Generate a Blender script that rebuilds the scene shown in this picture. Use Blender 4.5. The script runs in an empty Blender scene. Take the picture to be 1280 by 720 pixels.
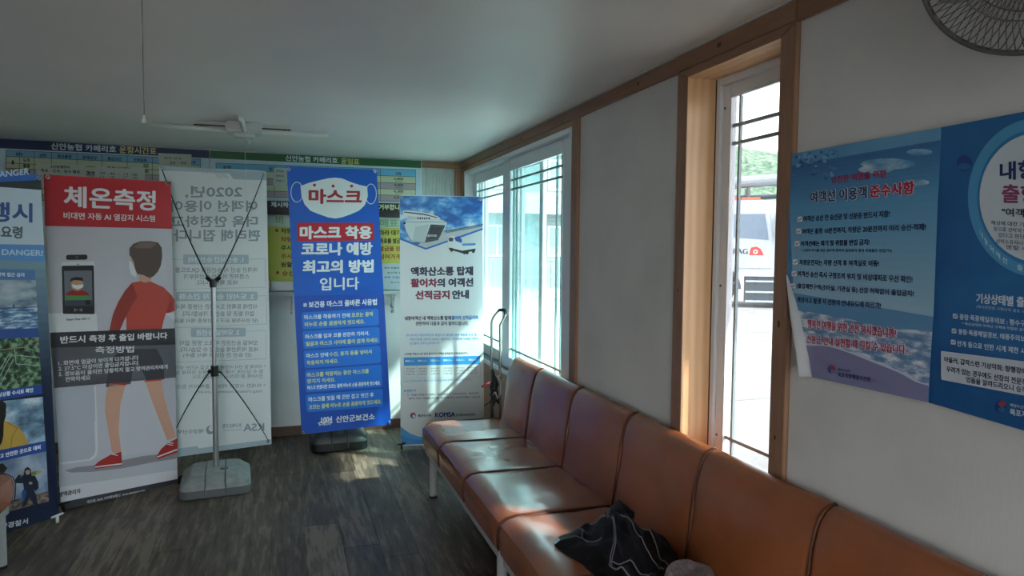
import bpy, bmesh, math, random
from mathutils import Vector, Matrix, noise
random.seed(7)
C = bpy.context.scene.collection
SC = bpy.context.scene

# ------------------------------------------------------------------ camera
FPX = 851.54; YAW = math.radians(18.4846); PIT = math.radians(-3.2473); ROLL = math.radians(0.4761)
EYE = Vector((0, 0, 1.5))
_f = Vector((math.sin(YAW)*math.cos(PIT), math.cos(YAW)*math.cos(PIT), math.sin(PIT)))
_r = Vector((math.cos(YAW), -math.sin(YAW), 0)); _u = _r.cross(_f)
RT = _r*math.cos(ROLL) + _u*math.sin(ROLL); UP = _u*math.cos(ROLL) - _r*math.sin(ROLL); FW = _f
cd = bpy.data.cameras.new('camera'); cam = bpy.data.objects.new('camera', cd); C.objects.link(cam)
cd.sensor_width = 36; cd.lens = FPX*36/1280; cd.clip_start = 0.02; cd.clip_end = 1000
m = Matrix((RT, UP, -FW)).transposed().to_4x4(); m.translation = EYE; cam.matrix_world = m
SC.camera = cam

# ------------------------------------------------------------------ light and exposure
SC.view_settings.view_transform = 'Standard'; SC.view_settings.look = 'None'
SC.view_settings.gamma = 1; SC.view_settings.use_curve_mapping = False
SC.view_settings.exposure = 3.62
w = bpy.data.worlds.new('world'); SC.world = w; w.use_nodes = True
wn = w.node_tree; bg = wn.nodes['Background']
SUN = Vector((-1.0, 0.78, -1.0)).normalized()
tc_ = wn.nodes.new('ShaderNodeTexCoord'); sx_ = wn.nodes.new('ShaderNodeSeparateXYZ'); cr_ = wn.nodes.new('ShaderNodeValToRGB')
wn.links.new(tc_.outputs['Generated'], sx_.inputs[0]); wn.links.new(sx_.outputs['Z'], cr_.inputs[0])
cr_.color_ramp.elements[0].position = 0.0; cr_.color_ramp.elements[0].color = (1.0, .98, .95, 1)
cr_.color_ramp.elements[1].position = 0.8; cr_.color_ramp.elements[1].color = (.74, .80, .90, 1)
wn.links.new(cr_.outputs[0], bg.inputs[0]); bg.inputs[1].default_value = 1.0
sl = bpy.data.lights.new('sun', 'SUN'); so = bpy.data.objects.new('sun', sl); C.objects.link(so)
sl.energy = 1.6; sl.angle = math.radians(2.0); sl.color = (1.0, 0.93, 0.82)
so.rotation_euler = SUN.to_track_quat('-Z', 'Y').to_euler(); so.location = (6, -5, 6)

# ------------------------------------------------------------------ helpers
def lin(c):
    if isinstance(c, str):
        c = [int(c[i:i+2], 16)/255 for i in (0, 2, 4)]
    return tuple(((x+0.055)/1.055)**2.4 if x > 0.04045 else x/12.92 for x in c)
MATS = {}
def mat(name, col, rough=0.5, metal=0.0, spec=0.5, coat=0.0):
    if name in MATS: return MATS[name]
    m = bpy.data.materials.new(name); m.use_nodes = True; b = m.node_tree.nodes['Principled BSDF']
    b.inputs['Base Color'].default_value = (*lin(col), 1); b.inputs['Roughness'].default_value = rough
    b.inputs['Metallic'].default_value = metal; b.inputs['Specular IOR Level'].default_value = spec
    b.inputs['Coat Weight'].default_value = coat
    MATS[name] = m; return m
def ink(col, rough=0.42):
    return mat('ink_'+col+('' if rough == 0.42 else '_%g' % rough), col, rough)
def nz(m, scale, detail=4, coord='Object', stretch=(1, 1, 1), rough=0.55):
    t = m.node_tree; tc = t.nodes.new('ShaderNodeTexCoord'); mp = t.nodes.new('ShaderNodeMapping')
    mp.inputs['Scale'].default_value = stretch; n = t.nodes.new('ShaderNodeTexNoise')
    n.inputs['Scale'].default_value = scale; n.inputs['Detail'].default_value = detail; n.inputs['Roughness'].default_value = rough
    t.links.new(tc.outputs[coord], mp.inputs[0]); t.links.new(mp.outputs[0], n.inputs['Vector']); return n
def ramp(m, src, stops, target='Base Color'):
    t = m.node_tree; r = t.nodes.new('ShaderNodeValToRGB'); e = r.color_ramp.elements
    while len(e) < len(stops): e.new(0.5)
    for k, (p, c) in enumerate(stops):
        e[k].position = p; e[k].color = (*lin(c), 1) if not isinstance(c, (int, float)) else (c, c, c, 1)
    t.links.new(src, r.inputs[0])
    if target: t.links.new(r.outputs[0], t.nodes['Principled BSDF'].inputs[target])
    return r
def bump(m, src, strength=0.2, dist=0.01):
    t = m.node_tree; b = t.nodes.new('ShaderNodeBump'); b.inputs['Strength'].default_value = strength
    b.inputs['Distance'].default_value = dist; t.links.new(src, b.inputs['Height'])
    t.links.new(b.outputs[0], t.nodes['Principled BSDF'].inputs['Normal']); return b

def link(o, parent=None):
    C.objects.link(o)
    if parent is not None:
        o.parent = parent
        r = parent
        off = Matrix.Identity(4)
        while r is not None:
            off = r.matrix_basis @ off if r.parent is None else r.matrix_parent_inverse @ r.matrix_basis @ off
            r = r.parent
        o.matrix_parent_inverse = off.inverted()
    return o
def mesh(name, verts, faces, material, parent=None, smooth=False):
    me = bpy.data.meshes.new(name); me.from_pydata([tuple(v) for v in verts], [], faces); me.update()
    if smooth: me.polygons.foreach_set('use_smooth', [True]*len(me.polygons))
    me.materials.append(material); return link(bpy.data.objects.new(name, me), parent)
class MB:
    def __init__(s): s.v = []; s.f = []
    def add(s, v, f):
        n = len(s.v); s.v += [Vector(p) for p in v]; s.f += [tuple(i+n for i in q) for q in f]; return s
    def box(s, a, b):
        x0, y0, z0 = a; x1, y1, z1 = b
        return s.add([(x0,y0,z0),(x1,y0,z0),(x1,y1,z0),(x0,y1,z0),(x0,y0,z1),(x1,y0,z1),(x1,y1,z1),(x0,y1,z1)],
                     [(0,3,2,1),(4,5,6,7),(0,1,5,4),(1,2,6,5),(2,3,7,6),(3,0,4,7)])
    def tube(s, pts, r, n=10, cap=True):
        pts = [Vector(p) for p in pts]; rs = r if isinstance(r, (list, tuple)) else [r]*len(pts)
        rings = []; prev = None
        for i, p in enumerate(pts):
            d = (pts[min(i+1, len(pts)-1)] - pts[max(i-1, 0)]).normalized()
            if prev is None:
                a = d.orthogonal().normalized()
            else:
                a = (prev - d*prev.dot(d)).normalized()
            prev = a; b = d.cross(a)
            rings.append([p + (a*math.cos(2*math.pi*k/n) + b*math.sin(2*math.pi*k/n))*rs[i] for k in range(n)])
        v = [q for g in rings for q in g]; f = []
        for i in range(len(pts)-1):
            for k in range(n):
                f.append((i*n+k, i*n+(k+1) % n, (i+1)*n+(k+1) % n, (i+1)*n+k))
        if cap: f += [tuple(range(n-1, -1, -1)), tuple((len(pts)-1)*n+k for k in range(n))]
        return s.add(v, f)
    def loft(s, rings, cap=True):
        n = len(rings[0]); v = [q for g in rings for q in g]; f = []
        for i in range(len(rings)-1):
            for k in range(n):
                f.append((i*n+k, i*n+(k+1) % n, (i+1)*n+(k+1) % n, (i+1)*n+k))
        if cap: f += [tuple(range(n-1, -1, -1)), tuple((len(rings)-1)*n+k for k in range(n))]
        return s.add(v, f)
    def build(s, name, material, parent=None, smooth=False, bevel=0, auto=False):
        o = mesh(name, s.v, s.f, material, parent, smooth)
        if bevel:
            bm = bmesh.new(); bm.from_mesh(o.data)
            bmesh.ops.bevel(bm, geom=bm.edges[:], offset=bevel, segments=2, affect='EDGES', clamp_overlap=True)
            bm.to_mesh(o.data); bm.free()
            o.data.polygons.foreach_set('use_smooth', [False]*len(o.data.polygons))
        if auto:
            o.data.polygons.foreach_set('use_smooth', [True]*len(o.data.polygons)); o.data.set_sharp_from_angle(angle=math.radians(35))
        return o
def box(name, a, b, material, parent=None, bevel=0):
    return MB().box(a, b).build(name, material, parent, bevel=bevel)
def tag(o, label, cat, group=None):
    o['label'] = label; o['category'] = cat
    if group: o['group'] = group
    return o
def thing(name, loc, label, cat, group=None):
    o = bpy.data.objects.new(name, None); o.location = loc; o.empty_display_size = 0.1; C.objects.link(o)
    return tag(o, label, cat, group)
def structure(o): o['kind'] = 'structure'; return o
def sroot(name, loc=(0, 0, 0)):
    o = bpy.data.objects.new(name, None); o.location = loc; C.objects.link(o); return structure(o)

def ray(px, py): return FW + RT*((px-640)/FPX) + UP*((360-py)/FPX)
def on_axis(px, py, ax, val):
    r = ray(px, py); return EYE + r*((val-EYE[ax])/r[ax])

# ------------------------------------------------------------------ text meshes
TC = {}; PENDING = []; LATE = []
def glyph_batch(strings):
    """every line of writing becomes outlines in one conversion (one string per line), then is cut apart by its line"""
    cu = bpy.data.curves.new('tmp', 'FONT'); cu.body = '\n'.join(strings); cu.size = 1; cu.resolution_u = 3; cu.space_line = 3.0
    o = bpy.data.objects.new('tmp', cu); me = bpy.data.meshes.new_from_object(o)
    co = [(p.co.x, p.co.y) for p in me.vertices]; polys = [tuple(q.vertices) for q in me.polygons]
    bpy.data.objects.remove(o); bpy.data.curves.remove(cu); bpy.data.meshes.remove(me)
    ymax = max(c_[1] for c_ in co); buck = [([], {}, []) for _ in strings]
    for f in polys:
        ln = min(len(strings)-1, max(0, int(round((.4-co[f[0]][1])/3.0))))
        vs, mp, fs = buck[ln]; q = []
        for i in f:
            if i not in mp: mp[i] = len(vs); vs.append(co[i])
            q.append(mp[i])
        fs.append(tuple(q))
    for s_, (v, mp, f) in zip(strings, buck):
        if not v: TC[s_] = ([(0, 0)], [], 1, 1); print('NO GLYPHS', s_); continue
        x0 = min(p[0] for p in v); x1 = max(p[0] for p in v); y0 = min(p[1] for p in v); y1 = max(p[1] for p in v)
        TC[s_] = ([((x-x0)/(x1-x0), (y-y0)/(y1-y0)) for x, y in v], f, x1-x0, y1-y0)
def glyphs(s): return TC[s]

class Sheet:
    """A flat printed sheet standing at its real place; marks are laid on its plane as thin printed shapes."""
    def __init__(s, O, dirv, side=1):
        s.O = Vector(O); s.d = Vector(dirv).normalized(); s.n = s.d.cross(Vector((0, 0, 1)))
        if s.n.dot(EYE - s.O) < 0: s.n = -s.n
        s.b = {}; s.parent = None; s.tx = []
    def P(s, px, py, k=0.0):
        r = ray(px, py); t = (s.O - EYE).dot(s.n)/r.dot(s.n); return EYE + r*t + s.n*(k*0.0005)
    def panel(s, name, pts, material, parent, thick=0.0015):
        top = [s.P(x, y) for x, y in pts]; n = len(top); bot = [p - s.n*thick for p in top]
        s.parent = mesh(name, top+bot, [tuple(range(n)), tuple(range(2*n-1, n-1, -1))] + [(i, n+i, n+(i+1) % n, (i+1) % n) for i in range(n)], material, parent)
        return s.parent
    def _mb(s, name, m): return s.b.setdefault((name, m.name), (MB(), m))[0]
    def poly(s, pts, col, k=1, name='artwork'):
        m = ink(col) if isinstance(col, str) else col
        s._mb(name, m).add([s.P(x, y, k) for x, y in pts], [tuple(range(len(pts)))])
    def ell(s, cx, cy, rx, ry, col, k=1, name='artwork', n=28, a0=0, a1=360):
        s.poly([(cx+rx*math.cos(math.radians(a0+(a1-a0)*i/n)), cy+ry*math.sin(math.radians(a0+(a1-a0)*i/n))) for i in range(n+(a1-a0 < 360))], col, k, name)
    def line(s, pts, wd, col, k=1, name='artwork', closed=False):
        m = ink(col) if isinstance(col, str) else col; mb = s._mb(name, m); pts = list(pts) + ([pts[0]] if closed else [])
        for (x0, y0), (x1, y1) in zip(pts, pts[1:]):
            L = math.hypot(x1-x0, y1-y0) or 1; nx, ny = -(y1-y0)/L*wd/2, (x1-x0)/L*wd/2
            mb.add([s.P(x0+nx, y0+ny, k), s.P(x1+nx, y1+ny, k), s.P(x1-nx, y1-ny, k), s.P(x0-nx, y0-ny, k)], [(0, 1, 2, 3)])
    def rrect(s, q, r, col, k=1, name='artwork'):
        pts = []
        for i in range(4):
            p = Vector(q[i]); a = (Vector(q[i-1])-p).normalized()*r; b = (Vector(q[(i+1) % 4])-p).normalized()*r
            for t in (0, .3, .6, 1):
                pts.append(tuple((p+a)*(1-t)**2 + p*2*t*(1-t) + (p+b)*t*t))
        s.poly(pts, col, k, name)
    def grad(s, q, c0, c1, n=12, k=1, name='artwork'):
        (a, b, c, d) = [Vector(p) for p in q]   # a b top, c d bottom (b->c right side)
        for i in range(n):
            t0, t1 = i/n, (i+1)/n; t = (i+.5)/n
            col = ''.join('%02x' % round((int(c0[j:j+2], 16)*(1-t)+int(c1[j:j+2], 16)*t)) for j in (0, 2, 4))
            s.poly([a.lerp(d, t0), b.lerp(c, t0), b.lerp(c, t1), a.lerp(d, t1)], col, k, name)
    def text(s, t, p0, p1, h, col, bold=0, k=3, name='lettering'):
        s.tx.append((t, p0, p1, h, col, bold, k, name))
    def lay(s, t, p0, p1, h, col, bold, k, name):
        v, f, W, H = glyphs(t); m = ink(col); mb = s._mb(name, m)
        A = s.P(*p0, k); B = s.P(*p1, k); D = s.P(p0[0], p0[1]-h, k); e1 = B-A; e2 = D-A
        offs = [(0, 0)]
        if bold:
            bold *= .72; w1 = bold/max(1e-6, math.hypot(p1[0]-p0[0], p1[1]-p0[1])); h1 = bold/h
            offs = [(-w1, 0), (w1, 0), (0, h1*.8), (0, -h1*.8)]
            if bold > .6: offs += [(w1*.7, h1*.6), (-w1*.7, -h1*.6), (w1*.7, -h1*.6), (-w1*.7, h1*.6)]
        for j, (ox, oy) in enumerate(offs):
            mb.add([A + e1*(x+ox) + e2*(y+oy) + s.n*(j*0.00003) for x, y in v], f)
    def finish(s): PENDING.append(s)
    def flush(s):
        for a in s.tx: s.lay(*a)
        names = []
        for (name, mn) in s.b:
            if name not in names: names.append(name)
        for nm in names:
            V = []; F = []; MI = []; ms = []
            for (name, mn), (mb, m) in s.b.items():
                if name != nm: continue
                ms.append(m); n0 = len(V); V += mb.v; F += [tuple(i+n0 for i in q) for q in mb.f]; MI += [len(ms)-1]*len(mb.f)
            o = mesh(nm, V, F, ms[0], s.parent)
            for m in ms[1:]: o.data.materials.append(m)
            o.data.polygons.foreach_set('material_index', MI); o['kind'] = 'stuff'

# ------------------------------------------------------------------ surface materials
def m_wall():
    m = mat('wallpaper', 'd2d1cf', 0.75); n = nz(m, 3, 5); n2 = nz(m, 140, 3, stretch=(1, 1, .12))
    ramp(m, n.outputs[0], [(.3, 'cccbc9'), (.6, 'd6d5d3')]); bump(m, n2.outputs[0], .25, .003); return m
def m_ceil():
    m = mat('ceiling_paper', 'd8dcd6', 0.45); n = nz(m, 1.3, 3); ramp(m, n.outputs[0], [(.3, 'e2dfda'), (.7, 'e9e6e1')])
    n2 = nz(m, 90, 3); bump(m, n2.outputs[0], .12, .002); return m
def m_wood(name, a, b, stretch, rough=.45):
    m = mat(name, a, rough); n = nz(m, 9, 6, stretch=stretch, rough=.6)
    t = m.node_tree; wv = t.nodes.new('ShaderNodeTexWave'); wv.inputs['Scale'].default_value = 1.6; wv.inputs['Distortion'].default_value = 3.5
    wv.inputs['Detail'].default_value = 3; wv.bands_direction = 'X' if stretch[0] >= stretch[1] else 'Y'
    mp = n.inputs['Vector'].links[0].from_node; t.links.new(mp.outputs[0], wv.inputs['Vector'])
    mx = t.nodes.new('ShaderNodeMix'); mx.data_type = 'FLOAT'; mx.inputs[0].default_value = .35
    t.links.new(n.outputs[0], mx.inputs[2]); t.links.new(wv.outputs['Fac'], mx.inputs[3])
    ramp(m, mx.outputs[0], [(.3, b), (.7, a)]); bump(m, n.outputs[0], .08, .002); return m
WALL = m_wall(); CEIL = m_ceil()
WOODV = m_wood('pine_upright', 'a98469', '8d6850', (8, 8, .7))
WOODH = m_wood('pine_rail', 'a47f64', '88634b', (8, .7, 8))
WOODX = m_wood('pine_rail_back', 'a47f64', '88634b', (.7, 8, 8))
WOODI = m_wood('pine_reveal', 'e6bd92', 'd9aa7b', (5, 5, .6), .35)
KNOT = mat('pine_knot', '4a2e1c', .6)
PVC = mat('white_pvc', 'dfe2e6', .28)
PVCG = mat('grey_gasket', '4d5458', .5)
STEEL = mat('grey_painted_steel', 'a6a8a9', .4, .2)
CHROME = mat('chrome', 'c9cac9', .22, 1.0)
ALU = mat('brushed_aluminium', 'aeb2b4', .35, .9)
BLACKP = mat('black_plastic', '16181a', .4)
def m_floor():
    m = mat('floor_vinyl', '4d4740', .38); t = m.node_tree
    n = nz(m, 5, 8, stretch=(5, .6, 1), rough=.65); n2 = nz(m, 2.2, 3)
    oi = t.nodes.new('ShaderNodeObjectInfo')
    a = t.nodes.new('ShaderNodeMath'); a.operation = 'MULTIPLY_ADD'; a.inputs[1].default_value = .16; t.links.new(oi.outputs['Random'], a.inputs[0]); t.links.new(n.outputs[0], a.inputs[2])
    b = t.nodes.new('ShaderNodeMath'); b.operation = 'MULTIPLY_ADD'; b.inputs[1].default_value = .25; t.links.new(n2.outputs[0], b.inputs[0]); t.links.new(a.outputs[0], b.inputs[2])
    n3 = nz(m, 16, 6, stretch=(4, .35, 1), rough=.7)
    c = t.nodes.new('ShaderNodeMath'); c.operation = 'MULTIPLY_ADD'; c.inputs[1].default_value = .55; t.links.new(n3.outputs[0], c.inputs[0]); t.links.new(b.outputs[0], c.inputs[2])
    ramp(m, c.outputs[0], [(.60, '251e1a'), (.78, '42382f'), (.93, '5e5246'), (1.0, '7a6c5e')]); c.inputs[2].links[0].from_node.name = 'grain'
    sc_ = t.nodes.new('ShaderNodeMath'); sc_.operation = 'MULTIPLY'; sc_.inputs[1].default_value = .92; rp_ = t.nodes['Principled BSDF'].inputs['Base Color'].links[0].from_node
    t.links.new(c.outputs[0], sc_.inputs[0]); t.links.new(sc_.outputs[0], rp_.inputs[0])
    ramp(m, n2.outputs[0], [(.3, .4), (.7, .6)], 'Roughness'); bump(m, n.outputs[0], .2, .002); return m
FLOOR = m_floor()
def m_leather():
    m = mat('tan_leatherette', 'a4623c', .25, coat=.4); t = m.node_tree; t.nodes['Principled BSDF'].inputs['Coat Roughness'].default_value = .18
    n = nz(m, 2.5, 4); ramp(m, n.outputs[0], [(.3, '874b2d'), (.7, '9e5c38')])
    n1 = nz(m, 6, 2, stretch=(1, 1.3, 1)); n2 = nz(m, 260, 2)
    mx = t.nodes.new('ShaderNodeMath'); mx.operation = 'MULTIPLY_ADD'; mx.inputs[1].default_value = .012
    t.links.new(n2.outputs[0], mx.inputs[0]); t.links.new(n1.outputs[0], mx.inputs[2]); bump(m, mx.outputs[0], .2, .010); return m
LEATHER = m_leather(); PIPING = mat('brown_piping', '4a2416', .45)
def m_vinyl(name, col, rough=.36):
    m = mat(name, col, rough); n = nz(m, 2.2, 2); bump(m, n.outputs[0], .25, .03); return m
VWHITE = m_vinyl('banner_white', 'd6dcdf'); VBLUE = m_vinyl('banner_blue', '1a62c8', .3)
def m_glass(name, tint, milk, mixw, gloss=.05):
    m = bpy.data.materials.new(name); m.use_nodes = True; t = m.node_tree; t.nodes.clear()
    o = t.nodes.new('ShaderNodeOutputMaterial'); tr = t.nodes.new('ShaderNodeBsdfTransparent'); tr.inputs[0].default_value = (*tint, 1)
    tl = t.nodes.new('ShaderNodeBsdfTranslucent'); tl.inputs[0].default_value = (*milk, 1)
    a = t.nodes.new('ShaderNodeMixShader'); a.inputs[0].default_value = mixw; t.links.new(tr.outputs[0], a.inputs[1]); t.links.new(tl.outputs[0], a.inputs[2])
    g = t.nodes.new('ShaderNodeBsdfGlossy'); g.inputs['Roughness'].default_value = .02
    lw = t.nodes.new('ShaderNodeLayerWeight'); lw.inputs[0].default_value = .5
    pw = t.nodes.new('ShaderNodeMath'); pw.operation = 'POWER'; pw.inputs[1].default_value = 5; t.links.new(lw.outputs['Facing'], pw.inputs[0])
    fr = t.nodes.new('ShaderNodeMath'); fr.operation = 'MULTIPLY_ADD'; fr.inputs[1].default_value = .45; fr.inputs[2].default_value = .02; t.links.new(pw.outputs[0], fr.inputs[0])
    b = t.nodes.new('ShaderNodeMixShader'); t.links.new(fr.outputs[0], b.inputs[0]); t.links.new(a.outputs[0], b.inputs[1]); t.links.new(g.outputs[0], b.inputs[2])
    t.links.new(b.outputs[0], o.inputs[0]); return m
GLASS_T = m_glass('tinted_glass', (.90, .965, .965), (.8, .96, .96), .012)
GLASS_M = m_glass('filmed_glass', (.78, .925, .925), (.7, .93, .93), .08)
GLASS_S = m_glass('grey_tinted_glass', (.60, .61, .62), (.8, .85, .9), .01)
GLASS_C = m_glass('clear_glass', (.96, .98, .99), (.8, .85, .9), .02)

# ------------------------------------------------------------------ room shell
XW = 1.445; XT = 1.436; YB = 5.66; ZC = 2.237; XL = -2.9; YF = -2.2
fl = structure(box('floor', (XL-.1, YF-.1, -.08), (XW+.15, YB+.1, -.004), FLOOR))
PW = .176; cx0 = XL; k = 0
while cx0 < XW-.01:
    x1 = min(cx0+PW, XW); y = YF + random.uniform(-.9, 0); 
    while y < YB:
        y0 = max(y, YF); y1 = min(y+1.2, YB)
        if y1-y0 > .05:
            g = .0012; o = box('plank', (cx0+g, y0+g, -.004), (x1-g, y1-g, 0), FLOOR, fl)
        y += 1.2
    cx0 += PW
structure(box('ceiling', (XL-.1, YF-.1, ZC), (XW+.15, YB+.1, ZC+.1), CEIL))
structure(box('wall_left', (XL-.1, YF-.1, 0), (XL, YB+.1, ZC), WALL))
structure(box('wall_back', (XL, YB, 0), (XW+.15, YB+.1, ZC), WALL))
wf = MB()
for a, b in (((XL, YF-.1, 0), (-1.5, YF, ZC)), ((.1, YF-.1, 0), (XW+.15, YF, ZC)), ((-1.5, YF-.1, 2.1), (.1, YF, ZC))): wf.box(a, b)
structure(wf.build('wall_front', WALL))
dn = sroot('added_fill_door', (-.7, YF, 0))  # unseen glazed entrance, added behind the camera to let in fill daylight
for k_ in range(2):
    xa = -1.5+k_*.8
    fr_ = MB(); fr_.box((xa, YF-.07, 0), (xa+.05, YF-.03, 2.1)); fr_.box((xa+.75, YF-.07, 0), (xa+.8, YF-.03, 2.1)); fr_.box((xa+.05, YF-.07, 0), (xa+.75, YF-.03, .1)); fr_.box((xa+.05, YF-.07, 2.03), (xa+.75, YF-.03, 2.1))
    df = fr_.build('fill_door_leaf', ALU, dn); box('glass_pane', (xa+.048, YF-.053, .098), (xa+.752, YF-.048, 2.032), GLASS_C, df)
W1 = (3.30, 5.575, .64, 2.145)      # y0 y1 z0 z1 of the window openings in the right wall
W2 = (1.728, 2.228, .64, 2.142)
wr = MB(); T = XW+.15
for a, b in (((XW, YF-.1, 0), (T, YB, W1[2])), ((XW, YF-.1, W1[3]), (T, YB, ZC)), ((XW, YF-.1, W1[2]), (T, W2[0], W1[3])),
             ((XW, W2[1], W1[2]), (T, W1[0], W1[3])), ((XW, W1[1], W1[2]), (T, YB, W1[3]))):
    wr.box(a, b)
structure(wr.build('wall_right', WALL))
structure(box('trim_1', (1.425, 2.31, 2.176), (XW, YB-.012, 2.232), WOODH, bevel=.002))
structure(box('trim_2', (1.421, 1.664, 2.174), (XW, 2.308, 2.234), WOODH, bevel=.002))
structure(box('trim_3', (1.423, YF, 2.174), (XW, 1.660, 2.232), WOODH, bevel=.002))
structure(box('trim_4', (1.085, YB-.012, 2.172), (XT-.01, YB, 2.228), WOODX, bevel=.002))
structure(box('trim_5', (1.368, YB-.014, 0), (XT, YB, 2.17), WOODV, bevel=.002))
structure(box('trim_6', (XT, W1[1]+.002, 0), (XW, YB-.002, 2.175), WOODV, bevel=.002))
structure(box('trim_7', (1.075, YB-.02, 1.15), (1.088, YB, 2.225), PVC))
structure(box('trim_8', (1.415, YF, 2.2335), (XW, YB, ZC), mat('cornice_bead', 'c9cdc9', .5)))
structure(box('baseboard_back', (XL, YB-.012, 0), (1.36, YB, .075), m_wood('baseboard_wood', '6b4a36', '4f3526', (.7, 8, 8)), bevel=.002))
structure(box('baseboard_right', (XW-.012, YF, 0), (XW, W1[0]-.08, .075), MATS['baseboard_wood'], bevel=.002))
for z0, z1 in ((.0, .29), (.292, .60)):   # boards under the big window
    structure(box('trim_%d' % (9 if z0 == 0 else 10), (1.436, 3.31, z0+.001), (XW, 5.57, z1), WOODH, bevel=.002))

# window 1: two sliding sashes inside, two outside
w1 = sroot('window_1', (XT, 4.4, .64))
y0, y1, z0, z1 = W1
def ring(mb, x0, x1, ya, yb, za, zb, wl, wr_, wb, wt):
    mb.box((x0, ya, za), (x1, ya+wl, zb)); mb.box((x0, yb-wr_, za), (x1, yb, zb)); mb.box((x0, ya+wl, za), (x1, yb-wr_, za+wb)); mb.box((x0, ya+wl, zb-wt), (x1, yb-wr_, zb)); return mb
ring(MB(), XT-.004, T+.03, y0, y1, z0, z1, .055, .03, .03, .028).build('frame', PVC, w1, bevel=.002)
def sash(x, ya, yb, za, zb, sw, rail, glass, bars=True, nb='sash', parent=None, frame=PVC):
    s_ = ring(MB(), x, x+.028, ya, yb, za, zb, sw, sw, rail, rail).build(nb, frame, parent, bevel=.003)
    ga, gb, gc, gd = ya+sw, yb-sw, za+rail, zb-rail
    box('glass_pane', (x+.013, ga-.004, gc-.004), (x+.016, gb+.004, gd+.004), glass, s_)
    if bars:
        BM = mat('teal_glazing_bar', '6f9391', .4)
        for z in (1.972, 1.909, .812, .744):
            box('glazing_bar', (x+.008, ga, z-.006), (x+.0215, gb, z+.006), BM, s_)
        for y in (ga+.045, ga+.12, gb-.045, gb-.115):
            box('glazing_bar', (x+.009, y-.005, gc), (x+.0205, y+.005, gd), BM, s_)
    gk = MB(); 
    for a, b in (((ga, gc), (gb, gc+.005)), ((ga, gd-.005), (gb, gd)), ((ga, gc), (ga+.005, gd)), ((gb-.005, gc), (gb, gd))):
        gk.box((x+.0, a[0], a[1]), (x+.012, b[0], b[1]))
    gk.build('gasket', PVC, s_)
    return s_
s1 = sash(1.470, 3.358, 4.62, .672, 2.115, .16, .075, GLASS_T, parent=w1)
MB().box((1.462, 3.40, 1.30), (1.47, 3.425, 1.42)).build('latch', BLACKP, s1, bevel=.003)
sash(1.505, 4.50, 5.545, .672, 2.115, .10, .075, GLASS_T, parent=w1)
box('track', (1.44, y0+.055, .668), (1.54, y1-.03, .674), PVCG, w1)
sash(1.550, 3.42, 4.50, .672, 2.115, .05, .05, GLASS_T, False, 'outer_sash', w1)
sash(1.582, 4.12, 5.50, .672, 2.115, .055, .05, GLASS_M, False, 'outer_sash', w1)
structure(box('trim_11', (XT-.012, 3.232, .0), (XW, 3.302, 2.174), WOODV, bevel=.002))
structure(box('trim_12', (XT-.006, 3.303, 2.146), (XW, 5.575, 2.175), WOODH, bevel=.002))
structure(box('trim_13', (XT-.006, 3.303, .602), (XW, 5.575, .639), WOODH, bevel=.002))

# window 2: deep pine reveal, mitred casing, one visible sash
w2 = sroot('window_2', (XT, 2.0, .64))
y0, y1, z0, z1 = W2
c = MB(); xf = 1.424
for q in ([(y1, z0-.06), (y1+.067, z0-.06), (y1+.067, z1+.03), (y1, z1)], [(y0, z0-.06), (y0, z1), (y0-.063, z1+.03), (y0-.063, z0-.06)], [(y0-.0625, z1+.031), (y0+.001, z1+.001), (y1-.001, z1+.001), (y1+.0665, z1+.031)]):
    c = MB(); c.add([(xf, a, b) for a, b in q]+[(XW, a, b) for a, b in q], [(0,1,2,3),(7,6,5,4),(0,4,5,1),(1,5,6,2),(2,6,7,3),(3,7,4,0)])
    c.build('casing', WOODV if q[0][1] < 1 else WOODH, w2, bevel=.0015)
for (yy, zz, yr, zr) in ((1.698, 1.28, .006, .012), (1.70, .93, .005, .008), (2.26, 1.35, .004, .007)):
    mb = MB(); mb.add([(xf-.0006, yy+yr*math.cos(a*.524), zz+zr*math.sin(a*.524)) for a in range(12)], [tuple(range(12))]); mb.build('knot', KNOT, w2)
box('reveal_board', (xf+.002, y1-.0005, z0), (1.55, y1+.012, z1), WOODI, w2); box('reveal_board', (xf+.002, y0-.012, z0), (1.55, y0+.0005, z1), WOODI, w2)
box('reveal_board', (xf+.002, y0, z1-.0005), (1.55, y1, z1+.012), WOODI, w2); box('reveal_board', (xf+.002, y0, z0-.01), (1.55, y1, z0+.002), WOODI, w2)
box('gasket', (1.5475, y1-.006, z0), (1.551, y1, z1), KNOT, w2)
ring(MB(), 1.549, T+.03, y0, y1, z0+.002, z1, .028, .028, .028, .028).build('frame', PVC, w2, bevel=.002)
s2 = sash(1.560, y0+.03, y1-.03, z0+.032, z1-.03, .045, .045, GLASS_S, False, parent=w2)
BM2 = mat('silver_glazing_bar', '93a3a8', .35)
for z in (1.96, 1.895, .80, .735): box('glazing_bar', (1.568, y0+.075, z-.006), (1.5805, y1-.075, z+.006), BM2, s2)
for y in (y0+.115, y1-.118): box('glazing_bar', (1.569, y-.005, z0+.08), (1.5795, y+.005, z1-.08), BM2, s2)
for z in (2.03, 1.37, .80):
    mb = MB(); mb.tube([(1.5585, y1-.043, z), (1.5605, y1-.043, z)], .005, 10); mb.build('screw', PVCG, w2)

for px, py, xx, r in ((899, 56, 1.421, .009), (797.5, 104.5, 1.425, .007), (651, 174, 1.425, .008), (655, 177, 1.425, .005), (619, 184, 1.425, .006), (588, 200, 1.425, .006), (702, 152, 1.425, .006)):
    kp = on_axis(px, py, 0, xx-.0006); tr_k = bpy.data.objects['trim_2' if px > 846 else 'trim_1']
    mesh('knot', [(kp.x, kp.y+r*1.5*math.cos(a*.5236), kp.z+r*math.sin(a*.5236)) for a in range(12)], [tuple(range(12))], KNOT, tr_k)
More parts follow.
